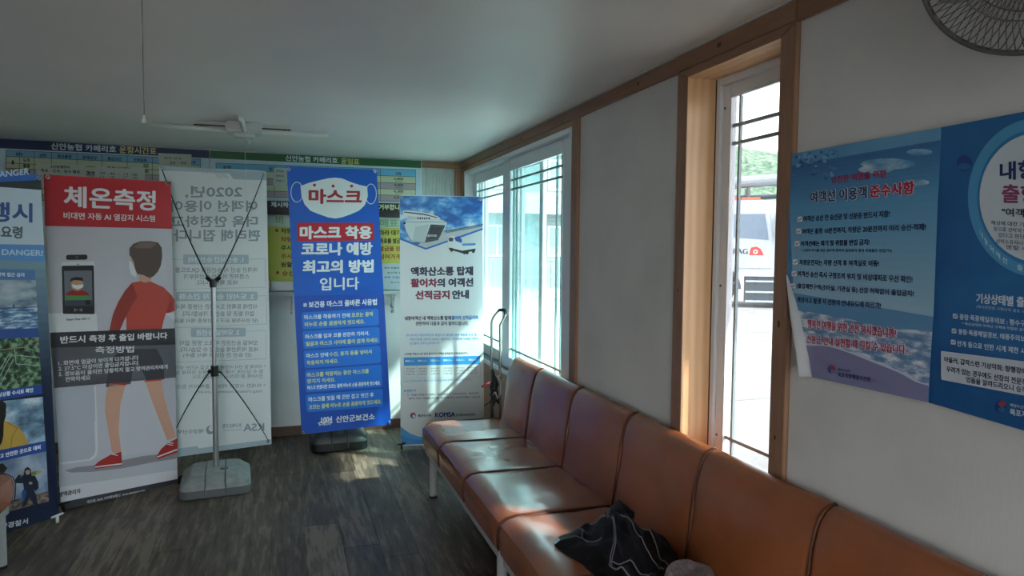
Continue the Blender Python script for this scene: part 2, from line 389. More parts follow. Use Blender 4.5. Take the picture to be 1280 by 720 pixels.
# eave outside
structure(box('roof_overhang', (T, YF, 2.62), (T+1.41, YB+.6, 2.70), mat('eave_metal', '8f9597', .5)))
structure(box('outer_wall_head', (T, YF, ZC-.02), (T+.02, YB+.6, 2.62), mat('outer_cladding', 'c8cac8', .6)))

# ------------------------------------------------------------------ outdoors
CONC = mat('concrete_yard', 'a9a9a3', .85); n = nz(CONC, 1.2, 8, rough=.7); ramp(CONC, n.outputs[0], [(.3, '6d6e6b'), (.5, '7f807d'), (.7, '8c8d8a')]); n = nz(CONC, 30, 4); bump(CONC, n.outputs[0], .5, .02)
gr = structure(box('ground', (T+.02, -60, -.4), (220, 260, -.08), CONC))
structure(box('ground', (-220, YB+.12, -.4), (T+.019, 260, -.085), CONC)); structure(box('ground', (-120, -60, -.4), (T+.019, YF-.12, -.085), CONC))
JT = mat('joint_tar', '6c6c68', .8)
for k in range(8):
    box('joint', (3+k*5, -10, -.08), (3.05+k*5, 60, -.077), JT, gr); box('joint', (T+.1, 6+k*5, -.08), (60, 6.05+k*5, -.077), JT, gr)
HG = mat('hill_trees', '6f8f63', .9); n = nz(HG, .8, 8, rough=.75); ramp(HG, n.outputs[0], [(.38, '24382c'), (.5, '4f6a54'), (.62, '7d9672')])
def hill():
    mb = MB(); N, M_ = 170, 46; v = []; f = []
    for j in range(M_):
        for i in range(N):
            a = math.radians(-20 + 130*i/(N-1)); r = 95 + 110*j/(M_-1); x = r*math.sin(a); y = r*math.cos(a)
            t = j/(M_-1); h = math.sin(min(1, t*1.25)*math.pi/2)*(27 + 9*noise.noise(Vector((a*3.1, 0, 2.3))) + 5*math.sin(a*5+1.1))
            h *= 1; h += 2.6*noise.noise(Vector((x*.11, y*.11, 0)))*min(1, t*4) + 1.6*noise.noise(Vector((x*.37, y*.37, 3)))*min(1, t*6)
            v.append((x, y, max(-.2, h)-.1))
    for j in range(M_-1):
        for i in range(N-1): f.append((j*N+i, j*N+i+1, (j+1)*N+i+1, (j+1)*N+i))
    mb.add(v, f); return mb.build('wooded_hill', HG, None, True)
structure(hill())

# apartment block across the yard
bl = thing('apartment_block', (10.5, 27, -.08), 'pale apartment block with balconies across the yard, behind the filmed big window', 'building')
BWALL = mat('block_render', '6f7b7d', .8); BGL = mat('block_window', '6f8791', .15)
bx, by = 7.0, 27.0
box('wall', (bx, by, -.08), (bx+9, by+7, 9.5), BWALL, bl)
for fz in (0.5, 3.3, 6.1):
    for i in range(3):
        xx = bx+.8+i*2.8
        wd = box('window', (xx, by-.05, fz+.7), (xx+1.1, by+.02, fz+2.0), PVC, bl)
        box('pane', (xx+.07, by-.06, fz+.77), (xx+.52, by-.045, fz+1.93), BGL, wd); box('pane', (xx+.58, by-.06, fz+.77), (xx+1.03, by-.045, fz+1.93), BGL, wd)
    if fz > 1: box('balcony', (bx+.4, by-1.1, fz-.35), (bx+8.6, by, fz+.5), mat('balcony_white', '95a0a0', .7), bl)
rl = MB()
for i in range(24): rl.box((bx+.4+i*.35, by-1.4, -.08), (bx+.43+i*.35, by-1.37, 1.0))
rl.box((bx+.4, by-1.42, 1.0), (bx+8.6, by-1.35, 1.05)); rl.build('railing', PVCG, bl)
el = tag(MB().box((8.15, 19.0, -.08), (8.75, 19.5, 1.15)).build('utility_box', mat('utility_white', 'd5d9d8', .5), None, bevel=.02), 'small white utility box standing on the concrete yard outside the big window', 'box')

# lorry
def truck():
    org = Vector((12.13, 16.1, -.08)); ax = Vector((.86, -.51, 0)).normalized(); sd = Vector((ax.y, -ax.x, 0))
    if sd.dot(EYE-org) < 0: sd = -sd
    R3 = Matrix((ax, -sd, Vector((0, 0, 1)))).transposed().to_4x4(); R3.translation = org
    root = thing('flatbed_lorry', org, 'white heavy lorry cab with steps and big front wheel parked outside the narrow window', 'lorry')
    root.rotation_euler = R3.to_euler()
    bpy.context.view_layer.update()
    def put(mb, name, m, par=root, bevel=0):
        mb.v = [R3 @ p for p in mb.v]; return mb.build(name, m, par, bevel=bevel)
    WH = mat('lorry_white', 'a2abb1', .3); DK = mat('lorry_dark', '3b444b', .4); RB = mat('tyre_rubber', '35383b', .8); TG = mat('lorry_glass', '56697a', .08)
    # local: x forward, y away from camera, z up
    prof = [(-.9, .95), (1.15, .95), (1.3, 1.2), (1.28, 1.9), (1.0, 2.85), (.85, 3.0), (-.75, 3.0), (-.9, 2.85)]
    put(MB().loft([[(x, 0, z) for x, z in prof], [(x, 2.4, z) for x, z in prof]]), 'cab', WH, bevel=.03)
    dr = put(MB().add([(x, y, z) for y in (-.02, 0) for x, z in ((-.55, 1.1), (.85, 1.1), (.85, 1.95), (.72, 2.75), (-.55, 2.75))], [(0,1,2,3,4),(9,8,7,6,5),(0,5,6,1),(1,6,7,2),(2,7,8,3),(3,8,9,4),(4,9,5,0)]), 'door', WH, bevel=.01)
    put(MB().add([(x, y, z) for y in (-.03, -.02) for x, z in ((-.42, 1.98), (.73, 1.9), (.62, 2.62), (-.42, 2.62))], [(0,1,2,3),(7,6,5,4),(0,4,5,1),(1,5,6,2),(2,6,7,3),(3,7,4,0)]), 'door_window', TG, dr)
    put(MB().add([(1.29, .15, 1.95), (1.29, 2.25, 1.95), (1.04, 2.2, 2.75), (1.04, .2, 2.75)], [(0,1,2,3)]), 'windscreen', TG)
    put(MB().box((.9, -.25, 1.9), (1.05, -.02, 2.6)).box((.93, -.24, 2.6), (.96, 0, 2.63)), 'mirror', DK, bevel=.02)
    put(MB().box((-.9, -.03, .88), (1.35, 2.4, 1.05)), 'sill', WH)
    for z in (.72, .42, .16): put(MB().box((.15, -.02, z), (.95, .3, z+.05)), 'step', WH)
    put(MB().box((.15, .05, .16), (.95, .35, .9)), 'step_well', DK)
    put(MB().box((.98, -.03, .12), (1.38, 2.4, .9)), 'bumper', WH, bevel=.03)
    put(MB().box((-3.4, .5, .7), (.0, 1.9, .95)), 'chassis', DK)
    put(MB().box((-3.4, 0, 1.05), (-1.1, 2.4, 1.75)), 'load_bed', mat('load_bed_white', '868e94', .5), bevel=.02)
    for x in (-.65, -2.7):
        n = 28; w_ = MB(); w_.loft([[(x+.52*s_*math.cos(2*math.pi*i/n), y, .52+.52*s_*math.sin(2*math.pi*i/n)) for i in range(n)] for y, s_ in ((.0, .9), (.03, 1), (.3, 1), (.33, .9))])
        wh = put(w_, 'wheel', RB)
        hb = MB(); hb.loft([[(x+r*math.cos(2*math.pi*i/n), y, .52+r*math.sin(2*math.pi*i/n)) for i in range(n)] for y, r in ((-.01, .30), (.02, .30), (.03, .2), (-.03, .1))]); put(hb, 'hub', mat('hub_white', 'c9cdcf', .4), wh)
        for q in range(8):
            hh = MB(); a = q*math.pi/4; c_ = (x+.2*math.cos(a), .52+.2*math.sin(a)); hh.loft([[(c_[0]+.035*math.cos(2*math.pi*i/8), y, c_[1]+.035*math.sin(2*math.pi*i/8)) for i in range(8)] for y in (-.02, .0)]); put(hh, 'wheel_nut', DK, wh)
    # arch
    arch = MB(); n = 16; arch.loft([[(-.65+r*math.cos(math.pi*i/n), y, .52+r*math.sin(math.pi*i/n)) for i in range(n+1)] for y, r in ((-.03, .58), (-.03, .68), (.3, .68), (.3, .58))], False); put(arch, 'wheel_arch', DK)
    # roof load: white wrapped boom, hoses, orange lamps
    put(MB().tube([(-1.9, .6, 3.45), (0, .6, 3.55), (2.6, .6, 3.72)], .17, 14), 'wrapped_boom', mat('wrap_white', '7f888c', .6))
    put(MB().tube([(-1.9, 1.0, 3.12), (2.6, 1.0, 3.2)], .07, 10), 'pipe', DK)
    for x in (-1.0, .2, 1.1): put(MB().box((x, .4, 3.0), (x+.06, 1.2, 3.4)), 'rack_post', PVCG)
    put(MB().box((-.7, .1, 3.0), (-.1, .5, 3.12)).box((.0, .1, 3.0), (.5, .5, 3.09)), 'beacon', mat('beacon_red', 'b5543d', .4))
    # lettering on the door
    LATE.append('TRAG')
    def late():
        v, f, W, H = glyphs('TRAG'); mb = MB()
        for j, o in enumerate((-.008, 0, .008)): mb.add([(-.34+.52*x+o, -.0225-j*.0005, 1.5+.15*y) for x, y in v], f)
        put(mb, 'lettering', mat('lorry_letter', '1c242c', .5), dr)
    PENDING.append(late)
    put(MB().add([(x, -.0215, z) for x, z in ((.22, 1.47), (.62, 1.47), (.52, 1.66), (.40, 1.72), (.26, 1.68))], [(0,1,2,3,4)]), 'emblem', mat('emblem_red', 'b8332c', .5), dr)
    put(MB().add([(.39+r_*math.cos(a*.5236), -.0225, 1.57+r_*math.sin(a*.5236)) for r_ in (.062, .032) for a in range(12)], [(a, (a+1) % 12, 12+(a+1) % 12, 12+a) for a in range(12)]), 'emblem_ring', mat('ring_white', 'd5d8da', .5), dr)
truck()

# ------------------------------------------------------------------ benches
def inset(prof, d):
    cx = sum(p[0] for p in prof)/len(prof); cz = sum(p[1] for p in prof)/len(prof)
    out = []
    for x, z in prof:
        v = Vector((cx-x, cz-z)); L = v.length; out.append((x+v.x/L*d, z+v.y/L*d))
    return out
def resample(pts, step=.02):
    out = []
    for i, a in enumerate(pts):
        b = pts[(i+1) % len(pts)]; L = math.dist(a, b); n = max(1, int(L/step))
        for k in range(n): out.append((a[0]+(b[0]-a[0])*k/n, a[1]+(b[1]-a[1])*k/n))
    return out
SEATP = [(.80, .292), (.795, .33), (.793, .375), (.802, .405), (.83, .425), (.875, .433), (1.1, .428), (1.28, .424), (1.33, .415), (1.345, .30)]
BACKP = [(1.300, .405), (1.313, .50), (1.328, .62), (1.340, .70), (1.350, .745), (1.362, .778), (1.378, .802), (1.398, .815), (1.415, .817), (1.426, .808), (1.430, .79), (1.430, .40)]
def cushion(name, prof, ya, yb, parent, seed, top):
    pr = resample(prof, .022); rings = []
    st = [0, .004, .012, .03, .06] ; L = yb-ya
    ys = [(ya+s_, d) for s_, d in zip(st, (.012, .005, .0018, 0, 0))] + [(ya+L*t, 0) for t in [.16+.68*q/15 for q in range(16)]] + [(yb-s_, d) for s_, d in zip(reversed(st), (0, 0, .0018, .005, .012))]
    for y, d in ys:
        rg = []
        for x, z in inset(pr, d):
            n_ = noise.noise(Vector((x*7+seed*3, y*6, z*7)))*.005 + noise.noise(Vector((x*20, y*16+seed, z*18)))*.0015
            dome = .006*math.sin(math.pi*(y-ya)/L)
            rg.append((x - (n_+dome)*(0 if top else 1), y, z + ((n_+dome)*.8 if top and z > .4 else 0)))
        rings.append(rg)
    return MB().loft(rings).build(name, LEATHER, parent, auto=True)
def bench(edges, label, name='waiting_bench'):
    ymax, ymin = edges[0], edges[-1]
    root = thing(name, (1.1, (ymax+ymin)/2, 0), label, 'bench', 'tan upholstered benches')
    for i in range(3):
        a, b = edges[i+1]+.002, edges[i]-.002
        cushion('seat_cushion', SEATP, a, b, root, i+ymax, True); cushion('backrest_cushion', BACKP, a, b, root, i+9+ymax, False)
    for i in (1, 2, 3) if ymin > 2 else (1, 2):
        e = edges[i]
        MB().tube([(x, e, z) for x, z in SEATP[:-1]], .0032, 6).build('piping', PIPING, root, True)
        MB().tube([(x-.001, e, z) for x, z in BACKP[:-1]], .0032, 6).build('piping', PIPING, root, True)
    MB().tube([(.80, ymax-.004, .30), (.80, ymax-.004, .39), (.83, ymax-.004, .421), (.88, ymax-.003, .43), (1.29, ymax-.002, .425)], .004, 6).build('piping', PIPING, root, True)
    fr = MB()
    fr.box((.812, ymin+.03, .243), (.842, ymax-.02, .291)); fr.box((1.34, ymin+.03, .243), (1.37, ymax-.02, .291))
    for y in (ymax-.05, ymin+.03): fr.box((.842, y, .247), (1.34, y+.03, .289))
    fr.build('frame', STEEL, root, bevel=.003)
    for x in (.838, 1.372):
        for y in (ymax-.125, ymin+.065):
            lg = MB().tube([(x, y, .012), (x, y, .244)], .0225, 16).build('leg', STEEL, root, auto=True)
            MB().tube([(x, y, 0), (x, y, .014)], .0245, 16).build('rubber_foot', BLACKP, lg, auto=True)
    return root
bench([4.10, 3.640, 3.090, 2.540], 'tan bench of three seats under the big sliding window, nothing lying on it')
bench([2.536, 1.990, 1.445, .905], 'tan upholstered bench of three seats below the narrow window, holding jacket and hat')
# a third bench, facing the other way, whose corner shows at the left
def copy_tree(o, parent=None):
    c_ = o.copy(); C.objects.link(c_)
    if parent is not None:
        c_.parent = parent; c_.matrix_parent_inverse = o.matrix_parent_inverse.copy()
    for ch in list(o.children): copy_tree(ch, c_)
    return c_
b0 = [o for o in bpy.data.objects if o.name == 'waiting_bench'][0]
b3 = copy_tree(b0); b3.rotation_euler = (0, 0, math.pi)
b3.location = (-1.525, 2.965, 0); b3['label'] = 'orange bench at the left picture edge, only its seat corner and front leg showing'

# ------------------------------------------------------------------ banners
def hooks(sh, pts, parent, dx=0):
    for px, py in pts:
        p = sh.P(px, py, 3); mb = MB()
        mb.tube([p + sh.d*.009*math.cos(a*.5236) + Vector((0, 0, 1))*.009*math.sin(a*.5236) for a in range(13)], .0032, 6)
        mb.tube([p + sh.n*.004, p + sh.n*.008 + Vector((0, 0, -.012)), p - sh.n*.012 + Vector((0, 0, -.014))], .003, 6)
        mb.build('eyelet_hook', CHROME, parent, True)
def xframe(sh, tl, tr, br, bl_, parent):
    """folding X frame behind a banner with two front feet and a rear prop"""
    A, B, D, E_ = [sh.P(*q)-sh.n*.012 for q in (tl, tr, br, bl_)]; hub = (A+B+D+E_)/4 - sh.n*.05; hub.z = .85
    for q in (A, B, D, E_): MB().tube([hub, q.lerp(hub, .4)-sh.n*.015, q], [.006, .005, .004], 8).build('frame_arm', BLACKP, parent, True)
    MB().tube([hub, hub - sh.n*.22 + Vector((0, 0, -hub.z+.008))], .006, 8).build('rear_prop', BLACKP, parent, True)
    MB().box(hub-Vector((.02, .02, .03)), hub+Vector((.02, .02, .03))).build('hub', BLACKP, parent, bevel=.005)
def foot(p, sh, parent, col=None):
    p = Vector(p); mb = MB().tube([(p.x, p.y, .008), (p.x, p.y, .045)], .008, 10); mb.tube([p - sh.d*.03 + Vector((0, 0, .045)), p + sh.d*.03 + Vector((0, 0, .05))], .006, 8)
    mb.build('foot', col or CHROME, parent, True)

def waterbase(c_, w_, d_, h_, rot, parent, m1, m2):
    ca, sa = math.cos(rot), math.sin(rot)
    def rr(w, d, z, r):
        pts = []
        for sx, sy, a0 in ((1, 1, 0), (-1, 1, 90), (-1, -1, 180), (1, -1, 270)):
            for q in range(4):
                a = math.radians(a0+q*30); x = sx*(w/2-r)+r*math.cos(a); y = sy*(d/2-r)+r*math.sin(a)
                pts.append((c_[0]+x*ca-y*sa, c_[1]+x*sa+y*ca, z))
        return pts
    low = MB().loft([rr(w_*.94, d_*.94, .0, .05), rr(w_, d_, .012, .05), rr(w_, d_, h_*.42, .05)]).build('base', m2, parent, auto=True)
    MB().loft([rr(w_*.995, d_*.995, h_*.42, .05), rr(w_*.97, d_*.97, h_*.62, .05), rr(w_*.72, d_*.72, h_*.97, .05), rr(w_*.66, d_*.66, h_, .05)]).build('tank', m1, low, auto=True)
    st = MB()
    for x in (-.055, .055):
        pts = [(x*1.05, -d_/2-.001, .03), (x*1.05, -d_/2+.001, h_*.42), (x, -d_*.485-.002, h_*.62), (x, -d_*.36, h_*.97+.003), (x, 0, h_+.003), (x, d_*.36, h_*.97+.002)]
        st.tube([(c_[0]+a*ca-b*sa, c_[1]+a*sa+b*ca, z) for a, b, z in pts], .005, 6)
    st.build('moulded_rib', m2 if m2 != BLACKP else m1, low, True)
    MB().tube([(c_[0]+.0+.05*ca, c_[1]-.06, h_-.005), (c_[0]+.05*ca, c_[1]-.06, h_+.008)], .022, 16).build('filler_cap', m2, low, auto=True)

# --- banner with children kept generic
# 1: leftmost police safety banner
sh = Sheet((-1.19, 4.18, 0), (.703, .711, 0))
b = thing('x_banner', (-1.42, 3.95, 0), 'navy sea safety banner with photographs and DANGER lettering at the left picture edge', 'banner', 'standing banners')
BT = mat('banner_navy', '16213f', .35)
sh.panel('sheet', [(-62, 211), (51, 218.5), (73.5, 645), (-48, 684)], BT, b)
sh.grad([(0-40, 322), (56.5, 325), (65, 480), (-40, 495)], '7f9db3', '16213f', 14, 1)
sh.poly([(-55, 211.6), (51, 218.8), (51, 225), (-40, 232), (-54, 231)], '2f66c0', 1)
sh.poly([(-40, 232), (51, 225), (51.3, 237.5), (-50, 230)], '232a36', 2)
sh.text('DANGER', (-9, 222.5), (36, 217.8), 7.5, 'b9d4ef', .5)
sh.poly([(-54, 229.5), (51.3, 237.5), (55, 306), (-50, 304.5)], 'cdd9ea', 2)
sh.text('행시', (-15, 276.5), (39.5, 277.5), 24, '35539c', 1.4)
sh.text('동요령', (-14, 296.5), (27.3, 298), 15, '5b6470', .9)
sh.poly([(-50, 304.5), (55, 306), (57.3, 327), (-48, 323)], '5b93d6', 2)
sh.text('DANGER!', (2.4, 318.6), (53, 319.8), 7, 'c7dcf3', .45)
sh.poly([(-40, 336), (43.5, 337.5), (44.5, 350), (-40, 349.5)], '4c78b4', 2)
sh.text('지역 접근 금지', (-4, 345.5), (30, 346), 5, 'e6edf5', .3)
SKYP = mat('print_storm_sky', '8fa0b4', .4); n = nz(SKYP, 9, 5, stretch=(1, 1, 2.5)); ramp(SKYP, n.outputs[0], [(.35, '626f88'), (.5, '9aa9bb'), (.65, 'b9c2cd')])
SEAP = mat('print_rough_sea', '6f8db0', .4); n = nz(SEAP, 16, 6, stretch=(1, 1, 4)); ramp(SEAP, n.outputs[0], [(.4, '34598c'), (.52, '7d9cc4'), (.62, 'd3deea')])
sh.poly([(-40, 349.5), (44.5, 350), (46.2, 384), (-40, 385.5)], SKYP, 2); sh.poly([(-40, 385.5), (46.2, 384), (47.3, 410), (-40, 413)], SEAP, 2)
sh.line([(-10, 385.2), (46, 383.6)], 1, '3c4a60', 3); sh.poly([(15.2, 385), (16, 380.5), (18, 380.4), (18.4, 385)], '3c4a60', 3)
sh.poly([(-40, 413), (47.3, 410), (48.3, 421.3), (-40, 426)], '234a96', 2)
GRN = mat('print_undergrowth', '3e5138', .4); n = nz(GRN, 40, 6); ramp(GRN, n.outputs[0], [(.38, '10190f'), (.5, '3c5a3a'), (.62, '8aa585')])
sh.poly([(-40, 426), (48.3, 421.3), (51.8, 480.5), (-40, 494)], GRN, 2)
sh.line([(-5, 438), (30, 434), (48, 423)], 1.3, '8f8368', 3); sh.line([(30, 434), (50, 440)], .9, '8f9d94', 3)
for a, b_ in (((-5, 470), (12, 441)), ((-2, 473), (14, 443)), ((1, 480), (16.5, 449)), ((18, 436), (20, 455)), ((20, 444), (49, 447)), ((20, 455), (50, 457))): sh.line([a, b_], .8, 'a9bcc2', 3)
sh.poly([(-40, 494), (51.8, 480.5), (53, 492), (-40, 506)], '24489c', 2)
sh.text('기상상황 수시로 확인', (-8, 497.3), (41, 490), 5.6, 'eef2f8', .35)
ST2 = mat('print_cloud', '8aa6bd', .4); n = nz(ST2, 6, 4, stretch=(1, 1, 1.6)); ramp(ST2, n.outputs[0], [(.36, '33465e'), (.5, '7c9bb6'), (.64, 'd6e0e8')])
sh.poly([(-40, 506), (53.3, 496), (56.6, 551), (-40, 571)], ST2, 2)
sh.poly([(-40, 535), (5.5, 525.5), (14, 529), (23, 533.5), (30, 543), (36.8, 555), (-40, 570)], 'c29a45', 3)
sh.line([(22, 534), (15, 545), (13, 560)], .8, '8a6c2d', 4); sh.line([(9, 528), (21, 535)], .8, '8a6c2d', 4)
sh.poly([(-40, 504), (3, 501), (7.5, 505), (7, 520), (4.5, 528), (3.8, 545), (2, 553), (-3, 562), (-40, 569)], '1b1614', 5)
sh.poly([(-40, 571), (56.6, 551), (57.4, 563.8), (-40, 585.5)], '24489c', 4)
sh.text('않고 안전한 곳으로 대피', (-6, 574.2), (50, 561.2), 5.6, 'eef2f8', .4, 6)
ST3 = mat('print_dusk_sky', '93a0bb', .4); n = nz(ST3, 8, 4); ramp(ST3, n.outputs[0], [(.36, '7384a6'), (.64, 'b7bfd0')])
GR2 = mat('print_grass', '6e5a4d', .4); n = nz(GR2, 60, 5); ramp(GR2, n.outputs[0], [(.36, '3d3030'), (.64, 'a08878')])
sh.poly([(-40, 585.5), (57.6, 564), (60, 614), (-40, 640)], ST3, 2); sh.poly([(-40, 634), (5, 632), (30, 622), (60, 614), (61, 626.5), (-40, 652)], GR2, 3)
sh.poly([(-40, 590), (3, 579), (9, 585), (4, 592), (10, 598), (2, 603), (-40, 606)], '262622', 4)
# hiker picture
sh.poly([(29.5, 593), (30.5, 586), (34.5, 583.5), (38.3, 587), (38.6, 592), (44, 595.5), (47.5, 603), (48, 610), (44, 614), (41.5, 611), (45, 619), (47, 631), (42.5, 631.5), (37, 622), (33.5, 627), (31, 633), (26.5, 633), (28.5, 624), (30, 615), (28.5, 604), (21, 604), (16.6, 602.3), (20, 597), (24.5, 591.5), (27, 593.5), (24, 598)], '1d2740', 5)
sh.poly([(26.5, 616), (29, 611), (33, 614), (29, 629)], '2b56a8', 6); sh.ell(34.2, 589.5, 2.9, 3.9, 'c9a491', 6); sh.poly([(31, 588.5), (32, 585), (36, 584.6), (38, 588), (34, 587)], '14181f', 7)
sh.ell(25.6, 592, 2.2, 2, 'c9a491', 6); sh.ell(37.8, 603.8, 2.4, 1.7, 'c9a491', 6); sh.rrect([(38.8, 589.5), (51, 588), (52.2, 590.5), (39, 595.5)], 1.5, '7d9a56', 6); sh.poly([(45, 589.5), (51, 588.4), (52, 590.6), (45, 592.8)], 'c5b35c', 7)
sh.text('해양경찰서', (-9, 664.3), (34.6, 654.5), 7.2, 'e9edf2', .35)
hooks(sh, [(48, 222.5)], b); sh.finish()
p = on_axis(72, 655, 2, 0); foot(p, sh, b, mat('white_foot', 'd0d4d8', .35)); xframe(sh, (-58, 216), (48, 222), (70, 642), (-46, 680), b)
foot(sh.P(-46, 690), sh, b, MATS['white_foot'])

# 2: red body temperature banner
sh = Sheet((-.653, 4.652, 0), (math.sin(math.radians(60.5)), math.cos(math.radians(60.5)), 0))
b = thing('x_banner', (-.94, 4.54, 0), 'grey banner with red heading and printed man being temperature-checked, second from left', 'banner', 'standing banners')
sh.panel('sheet', [(54.3, 217.6), (213.4, 227), (222, 602), (219.5, 604.5), (77, 637.8)], m_vinyl('banner_grey', 'c3bfca'), b)
RED = 'c0202e'
sh.poly([(54.5, 217.9), (213.3, 227.2), (214.9, 286), (56.2, 282.4)], RED, 1)
sh.text('체온측정', (80.5, 258.5), (193.5, 263), 26, 'e9e6ea', 1.3)
sh.text('비대면 자동 AI 열감지 시스템', (79.5, 273.5), (193.5, 277.2), 8.5, 'e3dde2', .3)
X = lambda x, y: (x/3.13, 200+y/3.13); Y2 = lambda x, y: (x/3.13, 430+y/3.13)
pp = lambda F, *q: [F(*t) for t in q]
# kiosk
sh.poly(pp(X, (188, 600), (360, 597), (378, 605), (382, 672), (192, 680)), 'dcdce2', 1)
sh.line(pp(Y2, (370, 165), (374, 300), (378, 415), (372, 438), (352, 452), (236, 469)), 3.2, 'd9dae0', 1)
sh.poly(pp(Y2, (212, 172), (370, 152), (376, 418), (350, 450), (236, 466)), 'b6b6c3', 1)
sh.poly(pp(Y2, (230, 470), (372, 452), (690, 408), (693, 492), (232, 558)), 'bcbcc6', 1)
sh.rrect(pp(X, (240, 398), (369, 396), (371, 606), (243, 606)), 3, 'd8d8de', 2)
sh.rrect(pp(X, (241, 414), (367, 412), (370, 603), (245, 602)), 2, '23252b', 3)
sh.poly(pp(X, (250, 434), (359, 432), (361, 570), (254, 571)), '6f7480', 4)
sh.poly(pp(X, (257, 530), (262, 518), (285, 508), (318, 508), (343, 518), (350, 531)), 'a32b2d', 5)
sh.ell(*X(301, 485), 7.6, 9, 'c99678', 5); sh.poly(pp(X, (273, 480), (276, 463), (298, 457), (322, 460), (327, 474), (318, 472), (290, 470), (280, 474)), '2b1c18', 6)
sh.poly(pp(X, (281, 486), (300, 490), (326, 486), (324, 498), (302, 506), (284, 498)), 'e2e6ea', 6)
sh.poly(pp(X, (256, 532), (343, 530), (343, 546), (256, 548)), '4b8a48', 6); sh.poly(pp(X, (254, 549), (359, 547), (361, 570), (255, 571)), '3c4a55', 5); sh.poly(pp(X, (333, 549), (354, 549), (354, 565), (333, 566)), '1c1f24', 6)
sh.rrect(pp(X, (258, 371), (342, 370), (342, 390), (258, 391)), 3, '1c1d22', 3); sh.ell(*X(300, 380), 1.6, 1.6, '4a5a72', 4); sh.ell(*X(305, 408), 2, .9, '9c9ca6', 4)
for r in (1.4, 3, 4.6):
    sh.line([(97.6-r*math.cos(a/4-.5), 387.4+r*math.sin(a/4-.5)*.9) for a in range(5)], .5, 'b9bcc4', 5); sh.line([(97.6+r*math.cos(a/4-.5), 387.4+r*math.sin(a/4-.5)*.9) for a in range(5)], .5, 'b9bcc4', 5)
sh.text('Smart Pass ASP-11', X(260, 628), X(351, 624), 2.4, '33343c', .2)
# man
SK = 'cf9f8b'
sh.poly(pp(X, (650, 597), (662, 560), (683, 545), (683, 588)), '9c2f2b', 3)
sh.poly(pp(X, (516, 480), (548, 474), (592, 476), (640, 498), (670, 528), (683, 546), (683, 590), (668, 596), (648, 600), (640, 628), (632, 664), (495, 672), (493, 610), (500, 560)), 'bb4339', 3)
sh.poly(pp(X, (648, 599), (683, 632), (683, 600)), 'd6d2da', 4)
sh.poly(pp(X, (516, 480), (488, 512), (462, 556), (441, 606), (427, 670), (467, 670), (484, 630), (512, 575), (537, 535)), '98302c', 4)
sh.poly(pp(X, (545, 440), (594, 452), (590, 474), (566, 480), (545, 472)), SK, 5)
sh.ell(*X(519, 398), 2.6, 6, SK, 5); sh.poly(pp(X, (506, 390), (516, 402), (530, 430), (533, 460), (512, 448), (503, 420)), 'e3e3e6', 6)
sh.poly(pp(X, (505, 347), (520, 328), (548, 318), (585, 317), (618, 323), (632, 343), (634, 378), (628, 415), (617, 437), (600, 455), (584, 462), (560, 450), (538, 446), (527, 428), (524, 400), (514, 382), (506, 372)), '5a4540', 6)
sh.poly(pp(X, (522, 340), (545, 322), (585, 320), (612, 328), (590, 345), (540, 346)), '79625b', 7)
# legs, shorts
sh.poly(pp(Y2, (428, 150), (414, 200), (411, 262), (424, 340), (438, 425), (474, 422), (464, 340), (470, 240), (492, 155)), SK, 3)
sh.poly(pp(Y2, (566, 142), (588, 205), (618, 285), (654, 376), (690, 364), (664, 290), (641, 205), (632, 140)), SK, 3)
sh.poly([(132, 484), (137, 455), (150, 436), (196, 436), (204, 452), (205.5, 474), (184, 477), (172, 452), (166, 462), (163, 480)], '4d4a56', 3)
sh.poly(pp(Y2, (425, 153), (490, 162), (500, 155), (430, 146)), 'b5402f', 4); sh.poly(pp(Y2, (565, 148), (632, 142), (630, 136), (565, 142)), 'b5402f', 4)
sh.poly(pp(Y2, (252, 495), (300, 482), (400, 470), (560, 438), (694, 424), (694, 448), (600, 462), (480, 486), (360, 500), (280, 503)), '8f8b93', 2)
for q in (((370, 474), (388, 458), (432, 433), (474, 421), (478, 474), (372, 489)), ((611, 440), (630, 410), (655, 388), (694, 368), (694, 424), (616, 450))): sh.poly(pp(Y2, *q), 'a82c2a', 4)
sh.line(pp(Y2, (372, 481), (477, 468)), 1.6, 'e0dce0', 5); sh.line(pp(Y2, (614, 442), (694, 412)), 1.6, 'e0dce0', 5); sh.line(pp(Y2, (437, 430), (460, 436)), 1, 'e0dce0', 5); sh.line(pp(Y2, (652, 392), (676, 396)), 1, 'e0dce0', 5); sh.line(pp(Y2, (657, 386), (678, 388)), 1, 'e0dce0', 5)
# bands
sh.poly([(62.4, 415.7), (218.2, 410.3), (219, 430.5), (63.2, 434.6)], '34343c', 8)
TR = bpy.data.materials.new('print_half_tone'); TR.use_nodes = True; t_ = TR.node_tree; o_ = t_.nodes['Material Output']; b_ = t_.nodes['Principled BSDF']; b_.inputs['Base Color'].default_value = (*lin('4b4a55'), 1)
tr_ = t_.nodes.new('ShaderNodeBsdfTransparent'); mx_ = t_.nodes.new('ShaderNodeMixShader'); mx_.inputs[0].default_value = .72; t_.links.new(tr_.outputs[0], mx_.inputs[1]); t_.links.new(b_.outputs[0], mx_.inputs[2]); t_.links.new(mx_.outputs[0], o_.inputs[0])
sh.poly([(63.2, 434.6), (219, 430.5), (220, 471.6), (67.5, 485)], TR, 8)
sh.text('반드시 측정 후 출입 바랍니다', (75.3, 429.3), (208.6, 423.3), 9, 'e6e4e8', .5, 10)
sh.text('측정방법', (118.8, 441.8), (166.8, 440.3), 8.6, 'dddbe0', .3, 10)
sh.text('1. 화면에 얼굴이 보이게 다가섭니다', (72.8, 457.2), (172.6, 449.6), 6, 'dddbe0', .22, 10)
sh.text('2. 37.5°C 이상이면 출입금지입니다', (72.8, 463.9), (172.6, 456), 6, 'dddbe0', .22, 10)
